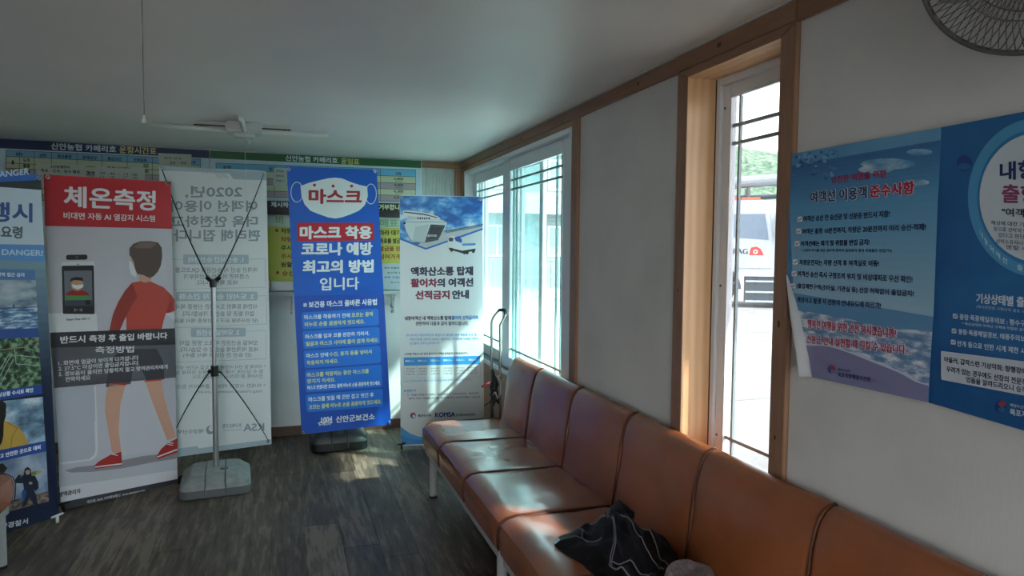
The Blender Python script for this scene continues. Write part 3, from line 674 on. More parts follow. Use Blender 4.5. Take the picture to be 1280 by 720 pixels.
sh.text('3. 경보음이 울리면 당황하지 말고 방역관리자에게', (73, 470.6), (209, 460.8), 6, 'dddbe0', .22, 10)
sh.text('연락하세요', (81.5, 477.2), (112.5, 474.6), 6, 'dddbe0', .22, 10)
sh.poly([(74.3, 609), (221.5, 587.4), (221.9, 598.5), (75.8, 628)], 'd4d2d8', 3)
sh.poly([(75.8, 628), (221.9, 598.5), (222, 602), (219.5, 604.3), (77, 637.5)], '3a3c44', 3)
sh.text('방역관리자', (73.8, 621.3), (100.6, 616.3), 6, '33343c', .35, 4)
sh.text('제조원: AHA 아하정보통신  www.ahatouch.com', (108.6, 629), (181, 613.8), 3.4, 'd0d2d6', .15, 4)
hooks(sh, [(59.5, 221.5), (208.5, 230)], b); sh.finish(); xframe(sh, (58, 222), (210, 231), (218, 598), (80, 632), b)
foot(on_axis(224, 606, 2, 0), sh, b, BLACKP); foot(sh.P(80, 640), sh, b, BLACKP)

# 3: reversed ferry notice banner on a water-base pole
sh = Sheet((-.4, 4.80, 0), (math.sin(math.radians(86)), math.cos(math.radians(86)), 0))
b = thing('pole_banner', (-.415, 4.54, 0), 'pale banner seen from behind with mirrored lettering, hung on a grey water-base pole', 'banner', 'standing banners')
VB = m_vinyl('banner_back_white', 'd6dde0', .45)
sh.panel('sheet', [(199, 207.5), (333, 213.6), (339.3, 555), (203, 573.5)], VB, b)
GB = '8496a3'; GL = 'a3b8c3'
def mt(s_, xr, xl, yb_, h, col=GB, bold=.2, dy=-.4): sh.text(s_, (xr, yb_), (xl, yb_-dy), h, col, bold)
sh.poly([(199.5, 208), (333, 214), (333.2, 225.5), (292, 224), (286, 216.5), (199.6, 213)], GL, 1)
for i in range(5): sh.line([(281-i*3, 215.8), (285.5-i*3, 223)], 1, GL, 1); sh.line([(262-i*3, 211.5), (266-i*3, 217)], .7, GL, 1)
mt('2020년,', 302.5, 232, 247, 14.5, GB, .8); mt('여객선 이용이', 321.5, 214, 264.5, 13.5, GB, .8); mt('더욱 안전하고', 321.7, 214, 283.6, 13.5, GB, .8); mt('편리해 집니다', 325, 217.5, 301.2, 13.8, GB, .8)
sh.rrect([(229, 318), (311, 318.5), (311, 330), (229, 330.5)], 2, GL, 1); mt('1. 승선시간 승선관리', 304, 236, 328, 7, 'dfe7ea', .3)
sh.line([(215, 324.5), (229, 324)], .6, GL, 1); sh.line([(311, 324), (331.5, 323.2), (332, 359), (214, 362)], .6, GL, 1)
mt('여객선 승선 시 승선권의 QR코드를', 321.7, 219, 340.8, 6.6); mt('스캔하면 여객선 승선여부가', 311.6, 229.7, 348.8, 6.6); mt('바로 확인됩니다.', 296.6, 245, 356.2, 6.2)
sh.rrect([(220, 364.5), (322, 364.5), (322, 375.6), (220, 376.5)], 2, GL, 1); mt('2. 도서민 승선자 간소화', 317.5, 224, 374, 7, 'dfe7ea', .3)
sh.line([(322, 370), (333, 369.5), (333.6, 405), (215, 410)], .6, GL, 1)
mt('사전에 등록된 도서민은 신분증 제시', 322, 220, 386.2, 6.2); mt('없이 발권 및 승선이 가능합니다.', 317.5, 227, 395, 6.2); mt('(단 선사직원 요구 시 신분증 제시 필요)', 322.5, 216, 404, 6)
sh.rrect([(238.7, 409.6), (307.3, 409.5), (307.3, 420.6), (238.7, 421.5)], 2, GL, 1); mt('3. 모바일 승선권', 299, 246, 419, 7.2, 'dfe7ea', .3)
sh.line([(307.3, 414), (332.4, 413), (333, 448.5), (218, 453)], .6, GL, 1)
mt('모바일 승선권은 매표소 방문 없이', 322, 225, 431.5, 6.2); mt('바로 여객선에 승선할 수 있습니다.', 322, 224, 439.8, 6.2); mt('(단 승선 전 신분증 제시 필수)', 314, 229, 447, 6)
mt('* 지자체 및 선사 사정에 따라 도입 시기는 상이', 332, 219.5, 460.6, 5, GB, .1, -1.5); mt('할 수 있으며, 이용 문의는 해당 지자체 및', 329, 219.5, 466.8, 5, GB, .1, -1.5); mt('선사에 문의하시기 바랍니다.', 329, 240, 472.4, 5, GB, .1, -1.2)
mt('* 자세한 사항은 여보고 홈페이지 참조', 332, 220, 484.3, 5, GB, .1, -1.5); mt('http://island.haewoon.co.kr', 327, 247, 491.5, 4.4, GB, .1, -1)
mt('KSA', 330, 304.5, 538, 9, GB, .5, -1); mt('한국해운조합', 302, 278, 534, 5, GB, .15, -1); sh.line([(302, 537), (279, 538)], .6, GB, 1); mt('해양수산부', 254.6, 221.6, 541.5, 5.5, GB, .2, -1.4)
sh.ell(262.5, 537.5, 5, 5.4, GB, 1); sh.ell(264, 536, 3.2, 3.4, 'd6dde0', 2)
sh.poly([(203, 563), (247, 557.5), (250, 566.7), (203, 573)], GL, 1); sh.poly([(247, 560.5), (339, 549), (339.2, 554.6), (249, 567)], GL, 1)
hooks(sh, [(202.5, 211), (330, 217), (335.5, 551)], b); sh.finish()
def stand(cx, cy, ztop, zhub, sh, corners, parent, m1, m2, bw=.42, bd=.40, bh=.135, rot=.06, arm=BLACKP):
    waterbase((cx, cy), bw, bd, bh, rot, parent, m1, m2)
    MB().tube([(cx, cy, bh-.01), (cx, cy, zhub-.03)], .0165, 18).build('pole', ALU, parent, auto=True)
    MB().tube([(cx, cy, zhub+.0), (cx, cy, ztop)], .0135, 18).build('upper_pole', ALU, parent, auto=True)
    h1 = MB().tube([(cx, cy, zhub-.045), (cx, cy, zhub+.02)], .022, 16); 
    for s_ in (-1, 1): h1.tube([(cx, cy, zhub-.01), (cx+s_*.035, cy+.02, zhub-.02)], .013, 8)
    h1.build('lower_hub', arm, parent, auto=True)
    h2 = MB().tube([(cx, cy, ztop-.05), (cx, cy, ztop)], .020, 16)
    for s_ in (-1, 1): h2.tube([(cx, cy, ztop-.02), (cx+s_*.038, cy+.01, ztop+.012)], .013, 8)
    h2.build('top_hub', arm, parent, auto=True)
    for i, q in enumerate(corners):
        e = sh.P(*q); top = i < 2; s_ = -1 if i in (0, 3) else 1
        a = Vector((cx+s_*.03, cy+.01, ztop+.005 if top else zhub-.018)); mid = a.lerp(e, .5); mid += (Vector((0, -.05, 0)) + Vector((s_*.02, 0, .035 if not top else -.01)))
        pts = [(a*(1-t)**2 + mid*2*t*(1-t) + e*t*t) for t in [k/10 for k in range(11)]]
        MB().tube(pts, [.0048-.0022*k/10 for k in range(11)], 8).build('arm', arm, parent, True)
GP = mat('grey_tank_plastic', '8d9290', .55); n = nz(GP, 25, 4); ramp(GP, n.outputs[0], [(.3, '7f8482'), (.7, '979c9a')]); GP2 = mat('dark_grey_plastic', '5d6366', .5)
pz = on_axis(267, 349, 1, 4.54).z; hz = on_axis(268.5, 461, 1, 4.54).z; pxx = on_axis(268.6, 480, 1, 4.54).x
stand(pxx, 4.54, pz, hz, sh, [(202.5, 211), (330, 217), (336, 552), (205, 570)], b, GP, GP2, .40)

# 5: blue mask banner
sh = Sheet((.37, 5.0, 0), (math.sin(math.radians(86)), math.cos(math.radians(86)), 0))
b = thing('pole_banner', (.37, 5.26, 0), 'bright blue face mask banner with white mask drawing on a dark water base', 'banner', 'standing banners')
sh.panel('sheet', [(358.3, 208), (471, 212.3), (489, 530.5), (377, 543)], VBLUE, b)
U = lambda x, y: (340+x/3.43, 190+y/3.43); V = lambda x, y: (340+x/3.6, 380+y/3.6)
sh.poly([(368.8, 370), (480, 367.4), (488.8, 530.3), (377.2, 542.7)], '1450b6', 1)
sh.poly(pp(U, (122, 146), (160, 132), (200, 122), (240, 113), (268, 110), (300, 113), (340, 130), (375, 141), (408, 148), (411, 190), (398, 228), (372, 252), (335, 268), (300, 280), (272, 285), (240, 280), (205, 268), (165, 252), (140, 225), (126, 190)), 'dfe8ea', 1)
for cx_, cy_, a_ in ((107, 172, 1), (424, 180, 1)):
    sh.line([U(cx_+26*math.cos(k*math.pi/10)*(.9 if cx_ > 300 else 1), cy_+43*math.sin(k*math.pi/10)) for k in range(20)], .9, 'dfe8ea', 2, closed=True)
sh.text('마스크', U(160, 220), U(382, 222), 17.5, 'b02a33', 1.3)
for x, y in ((182, 142), (262, 146), (341, 146)): sh.ell(*U(x, y), 1.9, 1.9, 'b02a33', 3)
sh.poly([(371, 278.3), (467.4, 278.5), (467.8, 300.4), (371.4, 301.8)], 'c01f33', 2)
for s_, a, c2, h, bo in (('마스크 착용', (375.6, 298.6), (464, 298), 15.6, 1.3), ('코로나 예방', (377.3, 319.3), (464.9, 318.2), 15.5, 1.3), ('최고의 방법', (379, 341.5), (466.2, 340), 15.5, 1.3), ('입니다', (400.3, 363), (448.5, 361.6), 15.5, .7)):
    sh.text(s_, a, c2, h, 'e4edf0', bo)
sh.text('※', (378.7, 384), (384, 383.8), 5.4, 'e4edf0', 0); sh.text('보건용 마스크 올바른 사용법', (386, 384.7), (470.8, 381), 7.8, 'e4edf0', .4)
for q in (((133, 38), (478, 20), (482, 95), (137, 115)), ((137, 122), (483, 103), (487, 180), (142, 203)), ((142, 210), (487, 187), (490, 265), (146, 290)), ((148, 298), (492, 272), (496, 372), (152, 398)), ((152, 408), (497, 382), (499, 460), (157, 487))):
    sh.rrect(pp(V, *q), 3, '2278dc', 2)
WT = 'dfe9ee'; YE = 'd9de8f'
for s_, a, c2, h, col in (('마스크를 착용하기 전에', (145, 70), (350, 60), 5.6, WT), ('흐르는 물에', (358, 60), (453, 54), 5.6, YE), ('비누로 손을 꼼꼼하게 씻으세요.', (147, 102), (417, 88), 5.6, YE),
    ('마스크를 입과 코를 완전히 가려서,', (150, 158), (437, 141), 5.6, WT), ('얼굴과 마스크 사이에 틈이 없게 하세요.', (152, 190), (480, 171), 5.6, YE),
    ('마스크 안에', (155, 243), (252, 237), 5.4, WT), ('수건, 휴지 등을 넣어서', (258, 237), (448, 224), 5.6, YE), ('착용하지 마세요.', (156, 275), (298, 265), 5.4, YE),
    ('마스크를 착용하는 동안 마스크를', (158, 330), (435, 311), 5.6, YE), ('만지지 마세요.', (160, 357), (285, 349), 5.2, YE), ('마스크 만졌다면 흐르는 물에 비누로 손을 꼼꼼하게 씻으세요.', (160, 386), (487, 363), 5, WT),
    ('마스크를 벗을 때 끈만 잡고 벗긴 후', (165, 440), (457, 418), 5.8, WT), ('흐르는 물에 비누로 손을 꼼꼼하게 씻으세요.', (167, 474), (492, 448), 5.6, YE)):
    sh.text(s_, V(*a), V(*c2), h, col, .28)
sh.text('신안군보건소', V(288, 533), V(461, 519), 7.8, WT, .5); sh.text('1004', V(222, 536), V(270, 530), 7, WT, .6)
sh.line(pp(V, (208, 538), (222, 530), (232, 538), (246, 530), (272, 534)), 1.3, WT, 3); sh.text('천사섬신안', V(210, 548), V(265, 543), 2.2, WT, .15)
sh.finish(); hooks(sh, [(361, 211.5), (468.5, 214), (379, 541), (486, 527.5)], b)
DP = mat('dark_tank_plastic', '3d4446', .45)
stand(.375, 5.27, 1.15, .75, sh, [(361, 211), (468, 214), (486, 528), (379, 541)], b, DP, BLACKP, .41, .38, .16, 0)

# 4: ship banner
sh = Sheet((.813, 5.03, 0), (.985, -.172, 0))
b = thing('x_banner', (1.12, 4.98, 0), 'white banner with a ferry and small truck photograph, between blue banner and window', 'banner', 'standing banners')
sh.panel('sheet', [(499.6, 243.6), (603, 245.8), (605.2, 553.5), (500.8, 557.3)], VWHITE, b)
S8 = lambda x, y: (480+x/3.6, 180+y/3.6); K = lambda x, y: (480+x/3.27, 360+y/3.27)
BS = mat('print_blue_sky', '3f8fd6', .36); n = nz(BS, 9, 6, stretch=(1, 1, 1.8)); ramp(BS, n.outputs[0], [(.38, '1f62b4'), (.5, '3d93da'), (.6, '8cc3ea'), (.68, 'd5e8f3')])
sh.poly(pp(S8, (72, 233), (443, 238), (445, 378), (188, 470), (72, 424)), BS, 1)
sh.line(pp(S8, (72, 426), (188, 472), (445, 382)), 2.2, '2b6fc4', 3)
sh.poly(pp(S8, (240, 400), (445, 366), (445, 382), (300, 432), (190, 470), (150, 455)), 'b7bfc4', 2)
sh.line(pp(S8, (275, 393), (445, 362)), 1, '33506a', 4); sh.line(pp(S8, (275, 400), (445, 370)), .6, '33506a', 4)
for i in range(14): sh.line([S8(280+i*12, 393-i*2.2), S8(286+i*12, 398-i*2.2)], .4, '33506a', 4)
sh.poly(pp(S8, (86, 300), (110, 298), (200, 312), (240, 325), (258, 338), (230, 342), (150, 330), (88, 318)), 'dfe6ea', 3)
sh.line(pp(S8, (90, 306), (180, 316), (240, 332)), 1.2, '2d3f52', 4); sh.poly(pp(S8, (108, 322), (235, 336), (232, 350), (112, 345)), 'c3ced6', 3)
sh.poly(pp(S8, (88, 348), (112, 340), (200, 335), (262, 342), (284, 352), (277, 376), (258, 410), (246, 432), (190, 444), (128, 440), (112, 418), (98, 388)), 'cfdde0', 4)
sh.poly(pp(S8, (210, 362), (276, 366), (256, 410), (244, 432), (184, 443), (196, 400)), '2f3a42', 5); sh.poly(pp(S8, (140, 372), (200, 362), (184, 443), (128, 438)), 'b8c9cd', 5)
for i in range(6): sh.poly(pp(S8, (150+i*10, 330), (156+i*10, 330), (156+i*10, 338+i % 2*3), (150+i*10, 338)), '22303c', 5)
sh.ell(*S8(92, 356), 1.6, 1.6, '1d2c3a', 5)
sh.line(pp(S8, (98, 390), (112, 418), (128, 440), (190, 444), (246, 432)), .8, '8aa3ab', 6); sh.line(pp(S8, (88, 348), (140, 352), (196, 350), (284, 352)), .7, '7d93a0', 6)
sh.poly(pp(S8, (200, 312), (214, 300), (222, 302), (226, 322)), 'c9d4da', 3); sh.line(pp(S8, (206, 312), (204, 286)), .5, '5a6b78', 4); sh.line(pp(S8, (150, 304), (150, 284)), .5, '5a6b78', 4)
for q9 in range(9): sh.poly(pp(S8, (98+q9*12, 306+q9*1.6), (105+q9*12, 307+q9*1.6), (105+q9*12, 311+q9*1.6), (98+q9*12, 310+q9*1.6)), '22303c', 5)
sh.line(pp(S8, (206, 372), (268, 372), (246, 425), (194, 434)), .5, '6f7c84', 6, closed=True)
for q9 in range(5): sh.line(pp(S8, (212+q9*11, 374), (200+q9*10, 432)), .35, '5b676f', 6)
sh.text('탐라호', S8(196, 418), S8(238, 418), 3, 'c9ced2', .2, 6)
sh.poly(pp(S8, (286, 424), (300, 414), (318, 416), (318, 432), (350, 446), (416, 444), (416, 470), (410, 486), (352, 494), (290, 476)), 'dce2e6', 5)
sh.poly(pp(S8, (320, 420), (336, 414), (350, 430), (350, 446), (322, 436)), '2460b8', 6); sh.poly(pp(S8, (352, 448), (412, 446), (412, 456), (352, 458)), '5d8fd0', 6); sh.poly(pp(S8, (290, 426), (300, 420), (312, 424), (310, 438), (292, 438)), '3b4b5c', 6)
sh.poly(pp(S8, (292, 466), (352, 480), (412, 470), (411, 480), (352, 492), (292, 474)), '30383f', 6)
for x, y in ((304, 476), (362, 488), (374, 488), (402, 482)): sh.ell(*S8(x, y), 2, 2.4, '1b2126', 7)
NV = '2c3350'; MR = '8a2a4d'
sh.text('액화산소통 탑재', (513.9, 344.8), (590.8, 343.8), 10.6, NV, .9)
sh.text('활어차', (513.9, 358.8), (546, 358.6), 10.2, MR, .9); sh.text('의 여객선', (547, 358.6), (591, 357.8), 10.2, NV, .9)
sh.text('선적금지', (519.7, 374), (561.4, 373.6), 10.4, MR, .9); sh.text('안내', (565.6, 373.6), (585.6, 373), 10.4, NV, .9)
sh.text('내항여객선 내 액화산소통 탑재', K(85, 132), K(273, 130), 5, NV, .3); sh.text('활어차 선적금지와', K(277, 130), K(385, 128), 5, '2b7bc0', .3); sh.text('관련하여 다음과 같이 알려드립니다.', K(130, 153), K(345, 152), 4.8, NV, .25)
for i, s_ in enumerate(('◎ 2019년 내항여객선의 폭발사고 예방을 위한 위험물 운송 및', '저장기준을 강화해 2020년 1월부터는 여객선에 적재할 차량의', '산소통의 선적이 금지됩니다.')): sh.text(s_, K(92 if i == 0 else 105, 198+i*17), K((378, 385, 228)[i], 196+i*16.4), 3.2, '4f98d0', .08)
sh.text('<선박별 액화산소통 탑재 활어차의 여객선 선적금지 조치 안내시기>', K(82, 275), K(343, 271), 3, '3f4a5c', .12)
sh.poly(pp(K, (80, 284), (392, 277), (393, 311), (82, 318)), '2f90d8', 1)
for i in range(6):
    sh.text(('2020.1.1.~', '2021.1.1.~', '2022.1.1.~', '2024.1.1.~', '2025.1.1.~', '2026.1.1.~')[i], K(86+i*52, 302-i*1.1), K(125+i*51, 301.5-i*1.1), 2.2, 'e8f1f6', .12)
    for j in range(3): sh.text(('여객선 선적금지', '톤수 및 운항거리', '내 항로 선박')[j], K(90+i*51, 334+j*11-i), K(125+i*51, 333+j*11-i), 1.9, '66717e', .05)
for i in range(7): sh.line([K(82+i*51.8, 318-i*1.1), K(84+i*51.6, 370-i*1.2)], .35, 'aab4bd', 1)
sh.line([K(84, 371), K(394, 363)], .35, 'aab4bd', 1)
sh.text('※ 상기 선박에 승선하는 활어운반용 차량은 산소통을 탈거한 후 탑승하여야 합니다', K(82, 385), K(356, 377), 2.4, '5f9fd0', .06)
sh.poly(pp(K, (82, 417), (88, 417), (88, 424), (82, 424)), '2f80c8', 1); sh.text('관련근거', K(92, 426), K(130, 424), 3.2, '2f80c8', .15)
sh.text('○ 「위험물 선박운송 및 저장규칙」 제6조, 제23조 및 「여객선 안전 운항」 제4조에 따라', K(95, 442), K(388, 434), 2.6, '58636f', .06); sh.text('활어차 적재시 위험물인 산소통을 제거한 활어차는 선박에 적재할 수 있습니다', K(102, 456), K(392, 449), 2.6, '58636f', .06)
sh.ell(*K(119, 521), 3.5, 3.7, '31518f', 1); sh.ell(*K(121, 517), 2.2, 1.8, 'c03a44', 2); sh.ell(*K(122, 524), 1.9, 1.8, 'd6dcdf', 3)
sh.text('해양수산부', K(138, 528), K(193, 526), 3.4, '39424e', .2); sh.text('KOMSA', K(210, 528), K(290, 525), 5.6, '27468c', .6); sh.text('한국해양교통안전공단', K(293, 524), K(373, 521), 2.8, '39424e', .15)
sh.poly(pp(K, (69, 565), (85, 580), (110, 596), (140, 607), (180, 613), (230, 612), (300, 600), (409, 575), (409, 630), (70, 641)), '3f9fdc', 1)
sh.poly(pp(K, (69, 600), (100, 612), (150, 622), (230, 622), (409, 605), (409, 630), (70, 641)), '2b86cc', 2)
sh.finish(); hooks(sh, [(502.5, 247), (600, 249), (504.5, 553.5)], b); xframe(sh, (503, 248), (599, 250), (600, 548), (505, 552), b)
foot(on_axis(502, 563, 2, 0), sh, b, BLACKP); foot(sh.P(598, 566), sh, b, BLACKP)

# ------------------------------------------------------------------ boards and notices on the back wall
YS = YB-.022
sh = Sheet((0, YS, 0), (1, 0, 0))
NVY = mat('board_navy', '182a55', .4); GRN2 = mat('board_green', '1f5a34', .4); BRD = mat('board_pale', 'b8cdd8', .45)
b = thing('timetable_board', (-1.3, YB, 1.8), 'ferry timetable board with navy heading on the back wall, left of the green one', 'sign board')
sh.panel('board', [(-90, 168.2), (261.6, 187.9), (261.6, 256), (-90, 258)], BRD, b, .02)
sh.poly([(-90, 168.4), (261.4, 188), (261.4, 197.8), (-90, 181)], '182a55', 1)
sh.text('신안농협 카페리호', (64, 186.6), (145, 190.8), 8.2, 'c6d2d8', .45); sh.text('운항시간표', (149.4, 191.2), (195.4, 193.6), 8.8, 'c3bc7c', .45)
R = lambda x, y: (x/4.571, 150+y/4.571); gy = lambda x, y: y + (x-35)*.0465   # rows follow the header
cols = [35, 112, 195, 295, 440, 583, 727, 870, 1010, 1145]
rows = [172, 208, 245, 275, 310, 345, 380, 415, 450]
for j in range(len(rows)-1):
    c_ = '6fa3c4' if j == 0 else ('b9c3a6' if ((j-1)//2) % 2 == 0 else 'a89a9c')
    sh.poly([R(35, rows[j]), R(1145, gy(1145, rows[j])), R(1145, gy(1145, rows[j+1])), R(35, rows[j+1])], c_, 1)
for y in rows: sh.line([R(35, y), R(1145, gy(1145, y))], .6, '242a30', 2)
for x in cols: sh.line([R(x, gy(x, 172)), R(x, gy(x, 450))], .6, '242a30', 2)
for s_, x0_, x1_ in (('항차', 90, 132), ('선박', 227, 265), ('목포출항', 328, 410), ('암태남강', 470, 553), ('팔금고산', 615, 695), ('안좌읍동', 763, 840), ('도착', 1085, 1118)): sh.text(s_, R(x0_, gy(x0_, 203)), R(x1_, gy(x1_, 203)), 4.4, '1f3350', .25)
for s_, x0_, x1_, y_ in (('1', 68, 80, 252), ('도착', 133, 172, 236), ('출발', 133, 172, 267), ('도착', 133, 172, 300), ('50', 820, 848, 235), ('00', 820, 848, 265), ('3:1', 497, 535, 292)): sh.text(s_, R(x0_, gy(x0_, y_)), R(x1_, gy(x1_, y_)), 4.6, '22262a', .3)
sh.finish()
sh = Sheet((0, YS, 0), (1, 0, 0))
b = thing('fare_board', (.35, YB, 1.8), 'ferry fare board with green heading and coloured price rows on the back wall', 'sign board')
sh.panel('board', [(262.2, 188), (526.8, 200.8), (526.5, 254.3), (262.2, 254.3)], BRD, b, .02)
sh.poly([(262.4, 188.2), (526.6, 201), (526.6, 210.2), (262.4, 197.8)], '1f5a34', 1)
sh.text('신안농협 카페리호', (357, 200.9), (422, 204.3), 7, 'c6d2d0', .4); sh.text('운임표', (426.7, 204.7), (449, 206), 7.2, 'b9c06c', .4)
Q = lambda x, y: (x, y + (x-519)*.034)
ys = [212.3, 221, 229.5, 237.3, 245, 252.6]
for j in range(5): sh.poly([Q(270, ys[j]), Q(519.5, ys[j]), Q(519.5, ys[j+1]), Q(270, ys[j+1])], ('63aed2', 'bfc9a8', 'a99a9f', 'bfc9a8', 'a99a9f')[j], 1)
for y in ys: sh.line([Q(270, y), Q(519.5, y)], .5, '2a3036', 2)
for x in (270, 307, 343, 375, 410, 440, 475.5, 519.5): sh.line([Q(x, 212.3), Q(x, 252.6)], .5, '2a3036', 2)
for s_, x0_, x1_, y_ in (('12%', 495, 501.5, 219.6), ('5,000', 492.5, 504, 226.3), ('4,000', 492.5, 504, 234), ('6,300', 492.5, 504, 241.8), ('6,500', 492.5, 504, 249.6)): sh.text(s_, Q(x0_, y_), Q(x1_, y_), 3.6, '2a3036', .2); 
for y_ in (228.6, 236.4, 244): sh.text('(2,000)', Q(494, y_), Q(503, y_), 1.6, '2a3036', .05)
sh.text('운항', Q(279, 218.7), Q(289, 218.7), 3.6, '2a3036', .2); sh.text('일반', Q(336, 219), Q(346, 219), 4, '2a3036', .2)
sh.finish()
def notice(name, pts, label, lines, col='c2c6be', group='taped paper notices', cat='notice', off=.004):
    s_ = Sheet((0, YS-off, 0), (1, 0, 0)); cx = sum(p[0] for p in pts)/4; cy = sum(p[1] for p in pts)/4
    o = s_.panel(name, pts, mat('paper_'+col, col, .7), None, .0008); tag(o, label, cat, group)
    for t, a, c_, h, ic, bo in lines: s_.text(t, a, c_, h, ic, bo, 1)
    s_.finish(); return o
notice('paper_notice', [(46, 204), (107.5, 206.5), (107.5, 232), (45, 230)], 'paper notice taped over the timetable above the red banner, left one', [('신안농협에서', (63, 209.8), (87, 210.8), 3.6, '2b2e30', .2), ('목포 - 신석 - 당사 별로', (51, 214.8), (100, 216.8), 3.8, '2b2e30', .2)])
notice('paper_notice', [(119, 207.5), (181, 210), (181, 226), (118.5, 224)], 'paper notice with a ruled grid taped over the timetable, above the red heading', [('배편 출항 시간 변경안내', (134, 208.4+1.6), (162, 211), 2.2, '2b2e30', .1), ('09 : 40  -  14 : 00', (125, 218), (172, 220), 3.2, '55595a', .1), ('12 : 10  -  17 : 20', (125, 222.5), (172, 224), 3, '55595a', .1)])
notice('paper_notice', [(197.5, 191.3), (239.5, 193), (239, 208), (199, 206.5)], 'crumpled paper slip taped at the right end of the timetable', [('예약 안내', (205, 198.6), (226, 199.4), 2.6, '3b3f40', .1), ('20 : 00', (212, 205), (233, 205.6), 3.4, '4b4f50', .1)], 'b9bcb2')
notice('paper_notice', [(342.5, 209.5), (359, 210.3), (359, 232), (341.5, 232)], 'narrow paper notice taped on the green board beside the blue banner', [('선착순', (345, 215), (355, 215.4), 2.4, '44484a', .1), ('배차표', (345, 221), (355, 221.4), 2.4, '44484a', .1), ('매표시', (345, 227), (355, 227.4), 2.4, '44484a', .1)])
# led strip
sh = Sheet((0, YB-.05, 0), (1, 0, 0)); b = thing('display_strip', (.1, YB, 1.75), 'long black text strip under the fare board on the back wall', 'sign')
sh.panel('strip', [(250, 249), (524, 254.8), (524, 264.6), (250, 260)], mat('strip_navy', '161a2b', .35), b, .025)
sh.text('제시하', (338.8, 258.8), (360.5, 259.4), 6.6, 'd4d8d8', .4); sh.text('거부합니다', (473.8, 262.2), (506, 262.6), 6.8, 'd6d6a8', .45); sh.finish()
structure(box('trim_14', (-.6, YB-.06, on_axis(480, 271.5, 1, YB).z), (1.07, YB, on_axis(480, 264.4, 1, YB-.05).z), mat('dark_beam', '2c2928', .5)))
sh = Sheet((0, YB-.012, 0), (1, 0, 0)); b = thing('ticket_sign', (.1, YB, 1.65), 'pale sign with green ticket lettering above the yellow notice', 'sign')
sh.panel('panel', [(250, 270.5), (505, 273), (505, 285), (250, 282)], mat('ticket_pale', 'b9c0b8', .4), b, .01)
sh.text('비', (345, 280.3), (353.5, 280.5), 11, '7fa779', .7); sh.text('매표', (475.2, 283.7), (497.5, 284), 9.8, '7fa779', .6); sh.finish()
sh = Sheet((0, YB-.01, 0), (1, 0, 0)); b = thing('yellow_notice', (.1, YB, 1.4), 'large yellow notice with black and red lines behind the blue banner', 'notice')
sh.panel('panel', [(320, 282.3), (506, 285.2), (506, 352), (320, 351)], mat('notice_yellow', 'bdb64e', .5), b, .008)
BK = '26261f'; RD = '9c3a2a'
for s_, y_, c_ in (('차량', 291.6, BK), ('차량', 302.2, RD), ('주시고', 312.8, BK), ('주시고', 323.4, RD), ('원활한', 333.8, BK), ('승선', 344.6, RD)):
    n_ = len(s_); x_ = 351.3 if s_ != '승선' else 353; sh.text(s_, (x_, y_), (x_+n_*7.2-.6, y_+.1), 6.2, c_, .35)
sh.ell(346, 288, 2, 2.1, RD, 1); sh.ell(347, 340.8, 2, 2.1, RD, 1)
for s_, y_, c_ in (('따라 대기', 294, BK), ('좌표를 발급', 304.2, BK), ('발급을 완', 313.8, RD), ('넘어가게', 323.8, RD)): sh.text(s_, (474.5, y_), (500.5, y_), 6.2, c_, .35)
sh.finish()
notice('paper_notice', [(474, 329), (512, 329.5), (512, 362), (475, 362)], 'white printed notice taped over the yellow notice, beside the ship banner', [('예약 원활한 입출', (480, 336), (508, 336.3), 2.4, '44484a', .1), ('승선에 협조', (484, 342), (506, 342), 2.4, '44484a', .1), ('부탁 드립니다.', (480, 348), (508, 348), 2.6, '2f78a8', .15), ('입니다.', (488, 354), (500, 354), 2.2, '44484a', .1)], 'b6c0c4', 'taped paper notices', off=.014)
hd = mesh('document_holder', [], [], mat('acrylic_grey', '9ba3a3', .2)); hp = [on_axis(x, y, 1, YB-.03) for x, y in ((338, 351.5), (367, 351.5), (367, 364), (338, 364))]
mb = MB(); mb.box((hp[0].x, YB-.06, hp[2].z), (hp[1].x, YB-.052, hp[0].z)); mb.box((hp[0].x, YB-.06, hp[2].z), (hp[0].x+.006, YB-.012, hp[0].z)); mb.box((hp[1].x-.006, YB-.06, hp[2].z), (hp[1].x, YB-.012, hp[0].z)); mb.box((hp[0].x, YB-.06, hp[2].z), (hp[1].x, YB-.012, hp[2].z+.006))
bpy.data.objects.remove(hd); tag(mb.build('document_holder', MATS['acrylic_grey'], None), 'small clear grey document holder standing on the shelf under the yellow notice', 'holder')
zs = on_axis(400, 372, 1, YB-.14).z
b = thing('wall_shelf', (.3, YB, zs), 'long narrow white counter shelf on brackets along the back wall', 'shelf')
zt = hp[2].z-.001
box('board', (-.7, YB-.15, zt-.024), (1.06, YB, zt), mat('shelf_white', 'b9bfc0', .4), b, .003)
for x in (on_axis(364.5, 390, 1, YB-.01).x, -.5, .85):
    br = MB(); br.box((x-.011, YB-.006, zt-.19), (x+.011, YB, zt-.03)); br.box((x-.009, YB-.13, zt-.032), (x+.009, YB, zt-.0245)); br.tube([(x, YB-.11, zt-.034), (x, YB-.004, zt-.15)], .005, 6)
    k_ = br.build('bracket', mat('bracket_grey', 'b4b8b8', .4, .5), b)
    for z in (zt-.07, zt-.17): MB().tube([(x, YB-.009, z), (x, YB-.005, z)], .005, 8).build('screw', PVCG, k_)
# wallpaper panel at right of the boards
n = structure(box('trim_15', (1.09, YB-.004, .08), (1.366, YB-.0005, 2.17), mat('striped_paper', 'a9aeaa', .7)))
sp = MATS['striped_paper']; q_ = nz(sp, 30, 4, stretch=(6, 1, .25)); ramp(sp, q_.outputs[0], [(.35, '9aa09c'), (.65, 'b8bcb8')])

